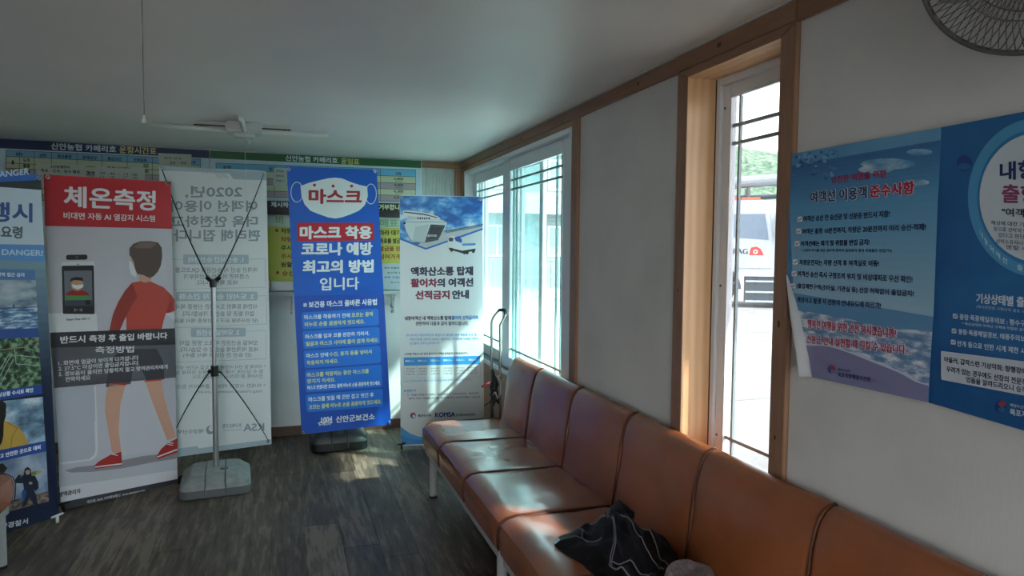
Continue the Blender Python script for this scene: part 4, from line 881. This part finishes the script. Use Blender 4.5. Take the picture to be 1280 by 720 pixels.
# ------------------------------------------------------------------ wall posters
def smooth(pts, n=5):
    out = []
    for i in range(len(pts)-1):
        a, b, c, d = [pts[max(0, min(len(pts)-1, j))] for j in (i-1, i, i+1, i+2)]
        for k in range(n):
            t = k/n; out.append(tuple(.5*(2*b[q]+(c[q]-a[q])*t+(2*a[q]-5*b[q]+4*c[q]-d[q])*t*t+(3*b[q]-a[q]-3*c[q]+d[q])*t**3) for q in (0, 1)))
    return out+[pts[-1]]
def poster(name, O, pts, m, label):
    s_ = Sheet(O, (0, 1, 0)); o = s_.panel(name, pts, m, None, .001); tag(o, label, 'poster'); s_.parent = o; return s_, o
XP = 1.4215
PB = mat('poster_blue', '3f7fb4', .42)
tp = PB.node_tree; gx = nz(PB, 3.2, 3); ramp(PB, gx.outputs[0], [(.35, '3a77ad'), (.65, '6aa4cb')])
sh, po = poster('wall_poster', (XP, 1.4, 0), [(990.3, 192.2), (1176.5, 159.2), (1160.5, 503), (1015.5, 471.5), (1011, 445), (1000, 395), (990, 360), (983.5, 342), (986, 270)], PB,
    'blue seaside poster of ferry passenger rules with a curled lower corner, beside the narrow window')
sh.grad([(987, 262), (1173, 240), (1167, 396), (992, 366)], '5d9dc8', '9cbfd4', 14, 1)
sh.grad([(989, 207), (1176, 175), (1173, 240), (987, 262)], '376fa6', '5d9dc8', 10, 1)
CL = mat('print_soft_cloud', '7fb0d2', .42); q_ = nz(CL, 14, 4, stretch=(1, 1, 2)); ramp(CL, q_.outputs[0], [(.42, '5b9ac6'), (.58, 'a5c8de'), (.68, 'd4e1e8')])
sh.ell(1110, 205, 34, 7, CL, 1.3); sh.ell(1095, 212, 22, 5, CL, 1.6); sh.ell(1146, 228, 16, 4, CL, 1.9); sh.ell(1150, 190, 16, 4, CL, 2.2)
for i in range(60):
    x_ = random.uniform(992, 1050); y_ = 194 + random.random()**1.6*34 - (x_-992)*.12; sh.ell(x_, y_, random.uniform(1.5, 3.6), random.uniform(1.2, 2.6), random.choice(('7aaed4', '4f86b8', '2f6292', '3a70a4')), 3+i*.02, n=7)
FO = mat('print_surf', '9fb4cf', .42); q_ = nz(FO, 22, 6, stretch=(1, 1, 3)); ramp(FO, q_.outputs[0], [(.4, '5f86b4'), (.5, '96acc8'), (.6, 'dfe4ea')])
sh.poly([(992, 366), (1167, 396), (1161.5, 484), (1120, 466), (1080, 450), (1040, 436), (1008, 432), (1000, 395)], '5f93bd', 2)
sh.poly([(998, 388), (1050, 396), (1110, 410), (1166, 414), (1161.5, 484), (1120, 466), (1080, 450), (1040, 436), (1008, 434)], FO, 3)
SHC = smooth([(1008, 432), (1035, 433), (1062, 441), (1090, 452), (1125, 466), (1145, 477), (1161.5, 482)])
sh.poly(SHC+[(1160.5, 502.8), (1015.5, 471.3)], '8482aa', 4)
sh.poly(SHC+[(x, y-3.2-1.5*math.sin(x*.2)) for x, y in reversed(SHC)], 'c9d0de', 5)
sh.text('안전한 여행을 위한', (1040, 229.3), (1108.5, 221.3), 8.6, 'a81e50', .5, 4)
sh.text('여객선 이용객', (1014, 254), (1084, 248), 14, 'd8e2ea', 1.6, 3); sh.text('준수사항', (1088.5, 247), (1143.5, 242.3), 15, 'e6dfe6', 2, 3)
sh.text('여객선 이용객', (1014, 254), (1084, 248), 14, '1f3466', .7, 5); sh.text('준수사항', (1088.5, 247), (1143.5, 242.3), 15, 'c01f4c', .9, 5)
for s_, a, c2, h, bo in (('여객선 승선 전 승선권 및 신분증 반드시 지참!', (1005, 277), (1112.5, 271.3), 7, .4), ('여객은 출항 10분전까지, 차량은 20분전까지 미리 승선·적재!', (1003.5, 293), (1157.5, 288), 7, .4), ('여객선에는 화기 및 위험물 반입 금지!', (1002, 308), (1087, 306.3), 6.6, .4),
    ('* 선장의 허가를 받은 경우에 한하여 일정량의 휴대 위험물은 반입가능', (1002, 314.6), (1116, 315.4), 3.6, .12), ('차량운전자는 차량 선적 후 여객실로 이동!', (1000, 331.3), (1099, 333.2), 6.8, .4), ('여객선 승선 즉시 구명조끼 위치 및 비상대피로 우선 확인!', (998, 345.6), (1141, 353.6), 7, .4),
    ('(출입제한구역(조타실, 기관실 등) 선장 허락없이 출입금지!', (996.5, 361), (1142.5, 372), 7, .4), ('해양사고 발생 시 선원의 안내유도에 따르기!', (997, 377.6), (1101.5, 386.2), 6.6, .4)): sh.text(s_, a, c2, h, '1c3057', bo, 3)
for x_, y_ in ((1000.5, 274), (999, 289), (997, 304.5), (994.5, 327.5), (993, 342), (991.5, 357.5)):
    sh.rrect([(x_-3, y_-3), (x_+3, y_-3.4), (x_+3, y_+3), (x_-3, y_+3.2)], 1, 'dfe6ea', 3); sh.line([(x_-1.6, y_-.4), (x_-.2, y_+1.5), (x_+2.6, y_-2)], .9, 'b8304c', 5)
for s_, a, c2 in (('행복한 여행을 위한 안전 하시겠습니까?', (1011, 409.5), (1121.5, 423)), ('선원님, 안내 실천할 때 지킬 수 있습니다.', (1010, 429), (1134.5, 443.6))):
    sh.text(s_, a, c2, 10.5, 'e3e0ea', 1.5, 6); sh.text(s_, a, c2, 10.5, 'a8325a', .5, 8)
sh.ell(1040.3, 461.5, 4.6, 5.2, '25447c', 6); sh.ell(1041.6, 459, 3, 2.6, 'b0304a', 7); sh.ell(1042, 464, 2.6, 2.2, '7d7ba5', 8)
sh.text('목포지방해양수산청', (1048.5, 470.5), (1088.7, 477.3), 5.4, '1d2b4c', .35, 6); sh.text('해양수산부', (1048.6, 463.3), (1064, 465.4), 3.2, '1d2b4c', .2, 6)
sh.finish()
# curled paper corner: lifted flap showing its white back
def flap(parent):
    edge = [(983.8, 343), (990, 360), (1000, 395), (1011, 445), (1015.3, 471)]; tip = [(983.2, 345), (985, 366), (988.5, 402), (994.5, 440), (998, 470)]
    v = []; f = []; n = 9
    for i in range(13):
        t = i/12*4; a = min(3, int(t)); u = t-a
        e = Vector(edge[a]).lerp(Vector(edge[a+1]), u); p_ = Vector(tip[a]).lerp(Vector(tip[a+1]), u)
        A = on_axis(e.x, e.y, 0, XP-.0012); w_ = (i/12)**.8
        lift = .004+.03*w_; B = on_axis(p_.x, p_.y, 0, XP-lift)
        for k_ in range(n):
            s_ = k_/(n-1); q = A.lerp(B, s_); q.x = XP-.0012 - lift*math.sin(s_*math.pi*.62)*1.05; v.append(q)
    for i in range(12):
        for k_ in range(n-1): f.append((i*n+k_, i*n+k_+1, (i+1)*n+k_+1, (i+1)*n+k_))
    o = mesh('curled_corner', v, f, mat('poster_paper_back', 'c4c6c8', .5), parent, True); sm = o.modifiers.new('s', 'SOLIDIFY'); sm.thickness = .0006
    o['label'] = 'white paper back of the curled corner'
flap(po)
PB2 = mat('poster_deep_blue', '1f5c98', .4); q_ = nz(PB2, 3, 3); ramp(PB2, q_.outputs[0], [(.35, '1a5590'), (.65, '2c70aa')])
sh, po = poster('wall_poster', (XP+.002, 1.0, 0), [(1176.5, 159.2), (1405, 116), (1405, 575), (1160.5, 503)], PB2, 'deep blue poster with a white disc about sailing control, at the right picture edge')
sh.ell(1300, 247, 90, 100, '4f9bc8', 1, n=60); sh.ell(1300, 247, 78, 86, '2f7db8', 2, n=60); sh.ell(1300, 247, 75, 81, 'ccd6df', 3, n=60)
sh.ell(1206, 204, 9.5, 10, '2d4686', 2); sh.ell(1206, 208, 8, 4, '2f6ba6', 3)
sh.text('내항', (1251.5, 225), (1297, 223), 22, '22386c', 1.2, 5); sh.text('출항', (1254, 253), (1300, 254), 22, '8a3d6c', 1.2, 5); sh.text('"여객선"', (1253.5, 270), (1300, 272.5), 10, '1f2c4c', .5, 5)
for i, (s_, x_) in enumerate((('해상에 대한 기상', 1240), ('등으로 선박의 안전', 1243), ('있다고 판단될 때', 1249), ('선박소유자나 선장', 1246), ('명할 수 있음', 1259))): sh.text(s_, (x_, 281+i*7.6), (x_+48, 284+i*8), 5.4, '2a3a5c', .12, 5)
s_ = '내항여객선 출항통제'
for i, ch in enumerate(s_):
    if ch == ' ': continue
    a = math.radians(150-i*7.2); x_ = 1300+83.5*math.cos(a); y_ = 247+92*math.sin(a); tx, ty = math.sin(a), -math.cos(a)*1.05
    sh.text(ch, (x_-tx*3.6, y_-ty*3.6+3), (x_+tx*3.6, y_+ty*3.6+3), 7, 'c8dbe8', .3, 4)
sh.text('기상상태별 출', (1221, 378.6), (1280.5, 384), 12, 'd4e1ea', .6, 2); sh.text('(해사안전법 시행규칙 별표 10)', (1221, 385.5), (1284, 392.5), 4.4, 'a9c2d6', .1, 2)
for s_, a, c2, h in (('풍랑·폭풍해일주의보 : 평수구', (1200, 399.3), (1282, 408.5), 7), ('* 해상상태와 여객선 구역에 적합한 운항', (1203, 406), (1284, 414.6), 3.6), ('풍랑·폭풍해일경보, 태풍주의보', (1198.5, 418), (1282, 427.5), 7), ('안개 등으로 인한 시계 제한 시', (1197, 432.6), (1282, 443), 7)): sh.text(s_, a, c2, h, 'ccdae6', .3 if h > 4 else .08, 2)
for x_, y_ in ((1194.5, 395), (1193, 413.4), (1192, 427.4)): sh.rrect([(x_-3, y_-3), (x_+3, y_-2.6), (x_+3, y_+3.4), (x_-3, y_+3)], 1, 'c8d4de', 2); sh.line([(x_-1.6, y_-.2), (x_-.2, y_+1.6), (x_+2.6, y_-2)], .9, '8f3c5c', 4)
sh.rrect([(1176.5, 438.5), (1330, 458), (1330, 504), (1176.8, 474.5)], 2, 'c3cbd6', 2)
for s_, a, c2 in (('아울러, 갑작스런 기상악화, 항행장애', (1181, 452.6), (1284, 468.6)), ('우려가 있는 경우에도 선장의 전문적', (1184, 464.8), (1284, 482)), ('있음을 알려드리오니 승객', (1208.7, 477.8), (1284, 491.8))): sh.text(s_, a, c2, 7.2, '2b3552', .3, 4)
sh.ell(1251, 508.5, 7.5, 8, '1c3a70', 2); sh.ell(1253.5, 504.5, 5, 4, '8f3c50', 3); sh.ell(1253, 512, 4.5, 3.6, '24649e', 4); sh.text('해양수산부', (1263, 508), (1284, 512), 4, 'b9cbd9', .15, 2); sh.text('목포지방', (1263, 518.5), (1292, 524), 8, 'ccdae6', .4, 2)
sh.finish()

# ------------------------------------------------------------------ ceiling lamp, pull cords, fan
LW = mat('lamp_white', 'c9cdcb', .4); TB = mat('unlit_tube', 'd6dad8', .3)
lc = Vector((-.225, 4.42, ZC)); b = thing('ceiling_light', lc, 'unlit cross-shaped ceiling lamp with four white tubes', 'lamp')
bd = MB().box((lc.x-.095, lc.y-.085, ZC-.062), (lc.x+.105, lc.y+.085, ZC)).build('body', LW, b, bevel=.01)
MB().box((lc.x-.055, lc.y-.05, ZC-.085), (lc.x+.065, lc.y+.05, ZC-.062)).build('driver_cover', LW, bd, bevel=.006)
for i, (dx, dy) in enumerate(((-1, 0.0), (1, 0.0), (0, -1), (0, 1))):
    d_ = Vector((dx, dy, 0)); L = .40 if dx else .34; z = -.028
    arm = MB().box(*( (lambda a, c_: (tuple(min(p, q) for p, q in zip(a, c_)), tuple(max(p, q) for p, q in zip(a, c_))))(lc+d_*.07+Vector((-.012*abs(dy), -.012*abs(dx), -.018)), lc+d_*.27+Vector((.012*abs(dy), .012*abs(dx), 0))))).build('arm', LW, b, bevel=.003)
    MB().tube([lc+d_*.1+Vector((0, 0, -.022)), lc+d_*.27+Vector((0, 0, -.022))], .004, 6).build('wire', BLACKP, arm)
    st_ = lc + d_*.09 + Vector((0, 0, -.046)); en = lc + d_*(.09+L) + Vector((0, 0, -.040))
    if dy: st_ += Vector((.01, 0, -.01)); en += Vector((.01, 0, -.012))
    tb = MB().tube([st_, st_.lerp(en, .02), st_.lerp(en, .98), en], [.011, .0145, .0145, .010], 14).build('tube', TB, b, auto=True)
    MB().tube([lc+d_*.235+Vector((0, 0, -.015)), lc+d_*.235+Vector((0, 0, -.05))], .003, 6).build('clip', PVCG, tb)
pc = on_axis(306.5, 200, 1, lc.y-.02); pe = on_axis(307, 252, 1, lc.y-.02)
b = thing('pull_cord', (pc.x, lc.y-.02, ZC-.06), 'long thin white pull cord hanging from the ceiling lamp', 'cord')
MB().tube([(pc.x, lc.y-.02, ZC-.06), (pe.x, lc.y-.02, pe.z)], .0011, 5).build('cord', mat('cord_white', 'c6cac8', .6), b); MB().tube([(pe.x, lc.y-.02, pe.z-.012), (pe.x, lc.y-.02, pe.z)], [.005, .003], 8).build('pull_knob', LW, b)
yk = 1.8; a_ = on_axis(177.5, 20, 1, yk); e_ = on_axis(181, 144, 1, yk)
b = thing('pull_cord', (a_.x, yk, ZC), 'grey pull cord with a white knob hanging at upper left', 'cord')
MB().tube([(a_.x, yk, ZC), (a_.x, yk, e_.z)], .0012, 5).build('cord', mat('cord_grey', '6d716f', .6), b)
MB().tube([(a_.x, yk, e_.z-.019), (a_.x, yk, e_.z-.015), (a_.x, yk, e_.z)], [.0062, .0060, .0032], 10).build('pull_knob', mat('knob_white', 'c4c6c4', .4), b, auto=True)

def fan():
    c_ = on_axis(1291, -61, 0, 1.22); nrm = Vector((-.80, -.45, -.40)).normalized(); a = nrm.cross(Vector((0, 0, 1))).normalized(); u = a.cross(nrm)
    root = thing('wall_fan', (XW, .9, 2.05), 'round wire-cage wall fan cut off by the upper right corner', 'fan')
    R_ = .168; DG = mat('fan_dark_wire', '55554f', .4); P3 = lambda r, t, h: c_ + (a*math.cos(t)+u*math.sin(t))*r + nrm*h
    MB().tube([P3(R_, 2*math.pi*k/72, 0) for k in range(73)], .0052, 8).build('rim', DG, root, True)
    for side, nm in ((1, 'front_cage'), (-1, 'rear_cage')):
        w_ = MB(); n = 76
        for k in range(n):
            t = 2*math.pi*(k+.25*side)/n; tw = .22*side
            pts = [P3(R_-.001, t, 0), P3(R_*.93, t+tw*.15, side*.028), P3(R_*.7, t+tw*.45, side*.047), P3(R_*.42, t+tw*.8, side*.056), P3(R_*.22, t+tw, side*.058)]
            w_.tube(pts, .00095, 4, False)
        o = w_.build(nm, DG, root); o['kind'] = 'stuff'
        MB().tube([P3(R_*.62, 2*math.pi*k/48, side*.051) for k in range(49)], .0014, 5).build('wire_ring', DG, root)
    MB().tube([P3(0, 0, .055), P3(0, 0, .064)], [.042, .034], 24).build('badge', mat('fan_badge', '6d706c', .4), root, auto=True)
    for k in range(3):
        mb = MB(); N = 9; v = []
        for i in range(N):
            r = .03+.125*i/(N-1)
            for j in range(7):
                t = k*2.094 + (-.5+j/6)*(.5+.75*math.sin(math.pi*min(1, i/(N-1)*.8+.1))); v.append(P3(r, t, -.015+.03*(j/6-.5)))
        mb.add(v, [(i*7+j, i*7+j+1, (i+1)*7+j+1, (i+1)*7+j) for i in range(N-1) for j in range(6)])
        mb.build('blade', mat('fan_blade', '7c8280', .3), root, True)
    MB().tube([P3(0, 0, -.02), P3(0, 0, -.06), P3(0, 0, -.14)], [.03, .055, .045], 20).build('motor', mat('fan_motor', '8b8d88', .4), root, auto=True)
    MB().tube([P3(0, 0, -.11), P3(0, 0, -.13)+Vector((.03, .0, -.06)), Vector((XW-.01, .93, 1.96))], .014, 10).build('bracket', MATS['fan_motor'], root, True)
    MB().box((XW-.02, .89, 1.88), (XW-.001, .97, 2.02)).build('wall_plate', MATS['fan_motor'], root, bevel=.005)
fan()

# ------------------------------------------------------------------ hand trolley
def trolley():
    Yt = 4.42; L = lambda px, py, dy=0: on_axis(px, py, 1, Yt+dy)
    root = thing('hand_trolley', (L(617, 520).x, Yt, 0), 'folded chrome hand trolley with black straps leaning beyond the bench end', 'trolley')
    M_ = mat('trolley_metal', '8f8c84', .25, .9)
    xl = L(615, 480).x; xr = L(627, 480, -.04).x
    p = [L(614.5, 520), L(614.5, 402), L(617, 396), L(624, 387.5), L(630.5, 387.5, -.03), L(632, 392, -.05), L(630, 398, -.05), L(625, 406, -.05), L(625, 520, -.05)]
    bl_ = Vector((p[0].x, Yt, .07)); br_ = Vector((p[-1].x, Yt-.05, .07))
    MB().tube([bl_]+p[:4], .0085, 10).build('handle_tube', M_, root, True)
    MB().tube(p[5:]+[br_], .0085, 10).build('handle_tube', M_, root, True)
    MB().tube(p[3:6], .012, 10).build('grip', BLACKP, root, True)
    MB().tube([(bl_.x, Yt, .30), (br_.x, Yt-.05, .30)], .007, 8).build('crossbar', M_, root, True)
    MB().tube([L(614.5, 478), L(626, 478, -.05)], .008, 8).build('crossbar', M_, root, True)
    MB().box((bl_.x-.12, Yt-.26, .055), (br_.x+.05, Yt-.02, .07)).build('toe_plate', M_, root, bevel=.003)
    for x in (bl_.x-.05, br_.x+.04):
        MB().tube([(x-.015, Yt+.03, .06), (x+.015, Yt+.03, .06)], .06, 20).build('wheel', BLACKP, root, auto=True)
    st_ = MB(); rnd = random.Random(3)
    for k in range(9):
        x0_ = 612+rnd.random()*8; y0_ = 462+rnd.random()*8; pts = [L(x0_, y0_, -.03)]
        for j in range(4): pts.append(L(612+rnd.random()*12, y0_+8+j*9+rnd.random()*6, -.03-rnd.random()*.05))
        st_.tube(pts, .0055, 6)
    st_.tube([L(617, 495, -.06), L(612, 503, -.07), L(605.5, 507.5, -.07)], .0045, 6); st_.tube([L(614, 480, -.06), L(616, 520, -.06), L(617, 540, -.06)], .006, 6)
    st_.build('elastic_cord', BLACKP, root, True)
    MB().tube([L(622, 470, -.08), L(625.5, 476, -.08), L(625.5, 492, -.08), L(622, 498, -.08), L(619, 490, -.08)], .006, 8).build('buckle', mat('buckle_grey', 'b9b7b0', .3), root, True)
    MB().tube([L(602, 484, -.08), L(607, 480.5, -.08), L(612, 478, -.08)], .0065, 8).build('red_hook', mat('hook_red', 'b5202c', .4), root, True)
trolley()

# ------------------------------------------------------------------ jacket and hat on the near bench
def jacket():
    G = [[(693, 679, .440), (714, 665, .470), (738, 654, .515), (757, 648, .555), (775, 645, .585), (792, 650, .570), (811, 660, .535), (829, 672, .500), (845, 690, .462)],
         [(694, 683, .436), (721, 678, .480), (744, 674, .520), (764, 671, .545), (780, 672, .555), (799, 679, .545), (819, 688, .515), (835, 698, .485), (850, 706, .455)],
         [(698, 688, .434), (727, 694, .462), (748, 699, .485), (767, 704, .505), (785, 708, .505), (804, 712, .49), (822, 716, .475), (838, 719, .46), (853, 724, .445)],
         [(705, 694, .433), (732, 706, .440), (750, 716, .450), (768, 724, .455), (786, 730, .455), (805, 734, .450), (823, 736, .445), (839, 735, .440), (855, 734, .436)],
         [(712, 699, .432), (735, 713, .432), (752, 727, .432), (769, 738, .432), (787, 745, .432), (806, 749, .432), (824, 749, .432), (840, 746, .432), (856, 742, .432)]]
    P = [[on_axis(x, y, 2, z) for x, y, z in r] for r in G]
    top = P[0]; back = [Vector((min(1.285, p.x+.05), p.y+.07, .434)) for p in top]; P = [back] + P
    nr, nc = len(P), len(P[0])
    def cr(a, b_, c_, d_, t): return .5*((2*b_)+(c_-a)*t+(2*a-5*b_+4*c_-d_)*t*t+(3*b_-a-3*c_+d_)*t*t*t)
    def S(u, v):
        x = u*(nc-1); i = min(nc-2, int(x)); tx = x-i; y = v*(nr-1); j = min(nr-2, int(y)); ty = y-j
        rows_ = []
        for jj in range(j-1, j+3):
            r = P[max(0, min(nr-1, jj))]; q = [r[max(0, min(nc-1, i+k_))] for k_ in (-1, 0, 1, 2)]; rows_.append(cr(*q, tx))
        p = cr(*rows_, ty); w_ = math.sin(math.pi*min(1, max(0, v)))*min(1, u*5, (1-u)*5)
        f1 = abs(noise.noise(Vector((u*6+v*2, v*4, 1.7)))); f2 = noise.noise(Vector((u*14, v*9-u*4, 5)))
        p.z += w_*.006*noise.noise(Vector((u*26, v*18, 3))); p.z += w_*(.055*(.28-f1) + .014*f2 + .03*(.25-abs(noise.noise(Vector((u*3.2+v*5, v*2.2-u*2, 7.7)))))); p.x += .006*w_*noise.noise(Vector((u*9, v*8, 9))); p.z = max(.4335, p.z); return p
    root = thing('jacket', (1.1, 2.1, .43), 'crumpled black mesh jacket with grey piping lying on the tan bench', 'jacket')
    JM = mat('black_mesh_cloth', '0d0d10', .6, spec=.22); t = JM.node_tree; q_ = t.nodes.new('ShaderNodeTexChecker'); q_.inputs['Scale'].default_value = 330; tcj = t.nodes.new('ShaderNodeTexCoord'); t.links.new(tcj.outputs['Object'], q_.inputs['Vector']); bump(JM, q_.outputs['Fac'], .6, .0015); q2 = nz(JM, 9, 3); ramp(JM, q2.outputs[0], [(.4, '08080a'), (.62, '131218')]); t.nodes['Principled BSDF'].inputs['Sheen Weight'].default_value = .0
    nu, nv = 110, 60; v = [S(i/(nu-1), j/(nv-1)) for j in range(nv) for i in range(nu)]
    f = [(j*nu+i, j*nu+i+1, (j+1)*nu+i+1, (j+1)*nu+i) for j in range(nv-1) for i in range(nu-1)]
    o = mesh('body', v, f, JM, root, True); sm = o.modifiers.new('s', 'SOLIDIFY'); sm.thickness = .004; sm.offset = 1
    GP_ = mat('grey_piping', '6a6672', .5)
    up = Vector((-.15, -.35, .9)).normalized()
    for path, r in ((((.42, .28), (.40, .42), (.36, .56), (.33, .68)), .0018), (((.43, .28), (.415, .42), (.375, .56), (.345, .68)), .0018), (((.02, .25), (.12, .34), (.22, .40), (.3, .42)), .0018), (((.33, .68), (.45, .66), (.6, .68), (.75, .72), (.88, .74)), .0026), (((.34, .62), (.46, .58), (.6, .60), (.72, .62)), .0022),
                    (((.50, .25), (.6, .28), (.66, .36), (.74, .46), (.82, .62)), .0018), (((.70, .24), (.78, .32), (.84, .46), (.88, .60)), .0022), (((.14, .22), (.2, .28), (.17, .36), (.2, .42)), .0016), (((.25, .2), (.33, .24), (.38, .2)), .0022)):
        pts = []
        for (u0, v0), (u1, v1) in zip(path, path[1:]):
            for k_ in range(8): pts.append(S(u0+(u1-u0)*k_/8, v0+(v1-v0)*k_/8) + up*.0045)
        MB().tube(pts, r, 6).build('piping', GP_, root, True)
    RT_ = MB()
    for i in range(14): p = S(.012+.03*(i % 4)/3, .24+.05*(i//4)/3) + up*.006; RT_.box(p-Vector((.0022,)*3), p+Vector((.0022,)*3))
    RT_.build('reflective_tab', mat('reflector', 'b5c4cf', .3), root)
    # ribbed collar standing out of the pile
    cn = [(757, 650, 2.205), (756.5, 639, 2.215), (773.7, 624.5, 2.225), (793.4, 640.4, 2.185), (791.5, 655.5, 2.165), (775, 662, 2.15)]
    Q = [on_axis(x, y, 1, yy) for x, y, yy in cn]; ce = sum(Q, Vector())/6
    rings = []
    vd = (EYE-ce).normalized()
    for d_, s_ in ((-.018, .9), (-.008, 1.0), (.004, 1.0), (.012, .9)): rings.append([ce+(q-ce)*s_+vd*d_ for q in Q])
    MB().loft(rings).build('collar', JM, root, auto=True)
    a_, b_, c2, d2 = Q[1], Q[2], Q[3], Q[0]
    rb = MB()
    for k_ in range(16):
        t_ = (k_+.5)/16; p0_ = Q[0].lerp(Q[3], t_)*.5 + (Q[1].lerp(Q[2], t_) if t_ < .999 else Q[2])*.5
        A = Q[1].lerp(Q[2], t_) ; B = Q[0].lerp(Q[4], t_) if False else (Q[1]+(Q[4]-Q[1])*0).lerp(Q[4], t_)
        A2 = Q[1].lerp(Q[2], t_); B2 = Q[5].lerp(Q[4], t_) if t_ > .3 else Q[0].lerp(Q[5], t_/.3)
        A2 = ce+(A2-ce)*.93; B2 = ce+(B2-ce)*.93
        rb.tube([A2+vd*.012, (A2+B2)/2+vd*.0135, B2+vd*.012], .0016, 5)
    rb.build('collar_ribbing', mat('collar_grey', '3b3c42', .7), root, True)
jacket()
def hat():
    c_ = on_axis(862, 728, 2, .50); zb = .434; cx_, cy_ = c_.x, c_.y
    root = thing('bucket_hat', (cx_, cy_, zb), 'taupe felt hat with dented crown lying beside the jacket', 'hat')
    HM = mat('taupe_felt', '86797a', .9); q_ = nz(HM, 60, 4); ramp(HM, q_.outputs[0], [(.35, '776b6b'), (.65, '94888a')]); bump(HM, q_.outputs[0], .3, .002)
    prof = [(0, .098), (.02, .098), (.04, .101), (.056, .108), (.066, .108), (.073, .098), (.08, .07), (.086, .03), (.088, .012)]
    n = 48; rings = []
    for r, z in prof:
        rg = []
        for k_ in range(n):
            t = 2*math.pi*k_/n; rr = r*(1+.08*math.cos(2*t)); zz = z
            if r < .07: zz -= .018*math.exp(-((rr*math.sin(t))/.022)**2)
            rg.append((cx_+rr*math.cos(t+.5), cy_+rr*math.sin(t+.5), zb+zz))
        rings.append(rg)
    MB().loft(rings, True).build('crown', HM, root, True)
    MB().loft([[(cx_+r*(1+.06*math.cos(2*k_*6.283/n))*math.cos(2*math.pi*k_/n+.5), cy_+r*(1+.06*math.cos(2*k_*6.283/n))*math.sin(2*math.pi*k_/n+.5), zb+z+.004*math.sin(4*math.pi*k_/n)*(r > .1)) for k_ in range(n)] for r, z in ((.086, .014), (.1, .009), (.125, .006), (.127, .004), (.1, .004), (.086, .008))], False).build('brim', HM, root, True)
    MB().loft([[(cx_+r*(1+.08*math.cos(2*k_*6.283/n))*math.cos(2*math.pi*k_/n+.5), cy_+r*(1+.08*math.cos(2*k_*6.283/n))*math.sin(2*math.pi*k_/n+.5), zb+z) for k_ in range(n)] for r, z in ((.0885, .014), (.0885, .034), (.0865, .036))], False).build('hat_band', mat('hat_band_dark', '5c5253', .7), root, True)
hat()

glyph_batch(sorted({t[0] for q in PENDING if isinstance(q, Sheet) for t in q.tx} | set(LATE)))
for q in PENDING:
    if isinstance(q, Sheet): q.flush()
    else: q()
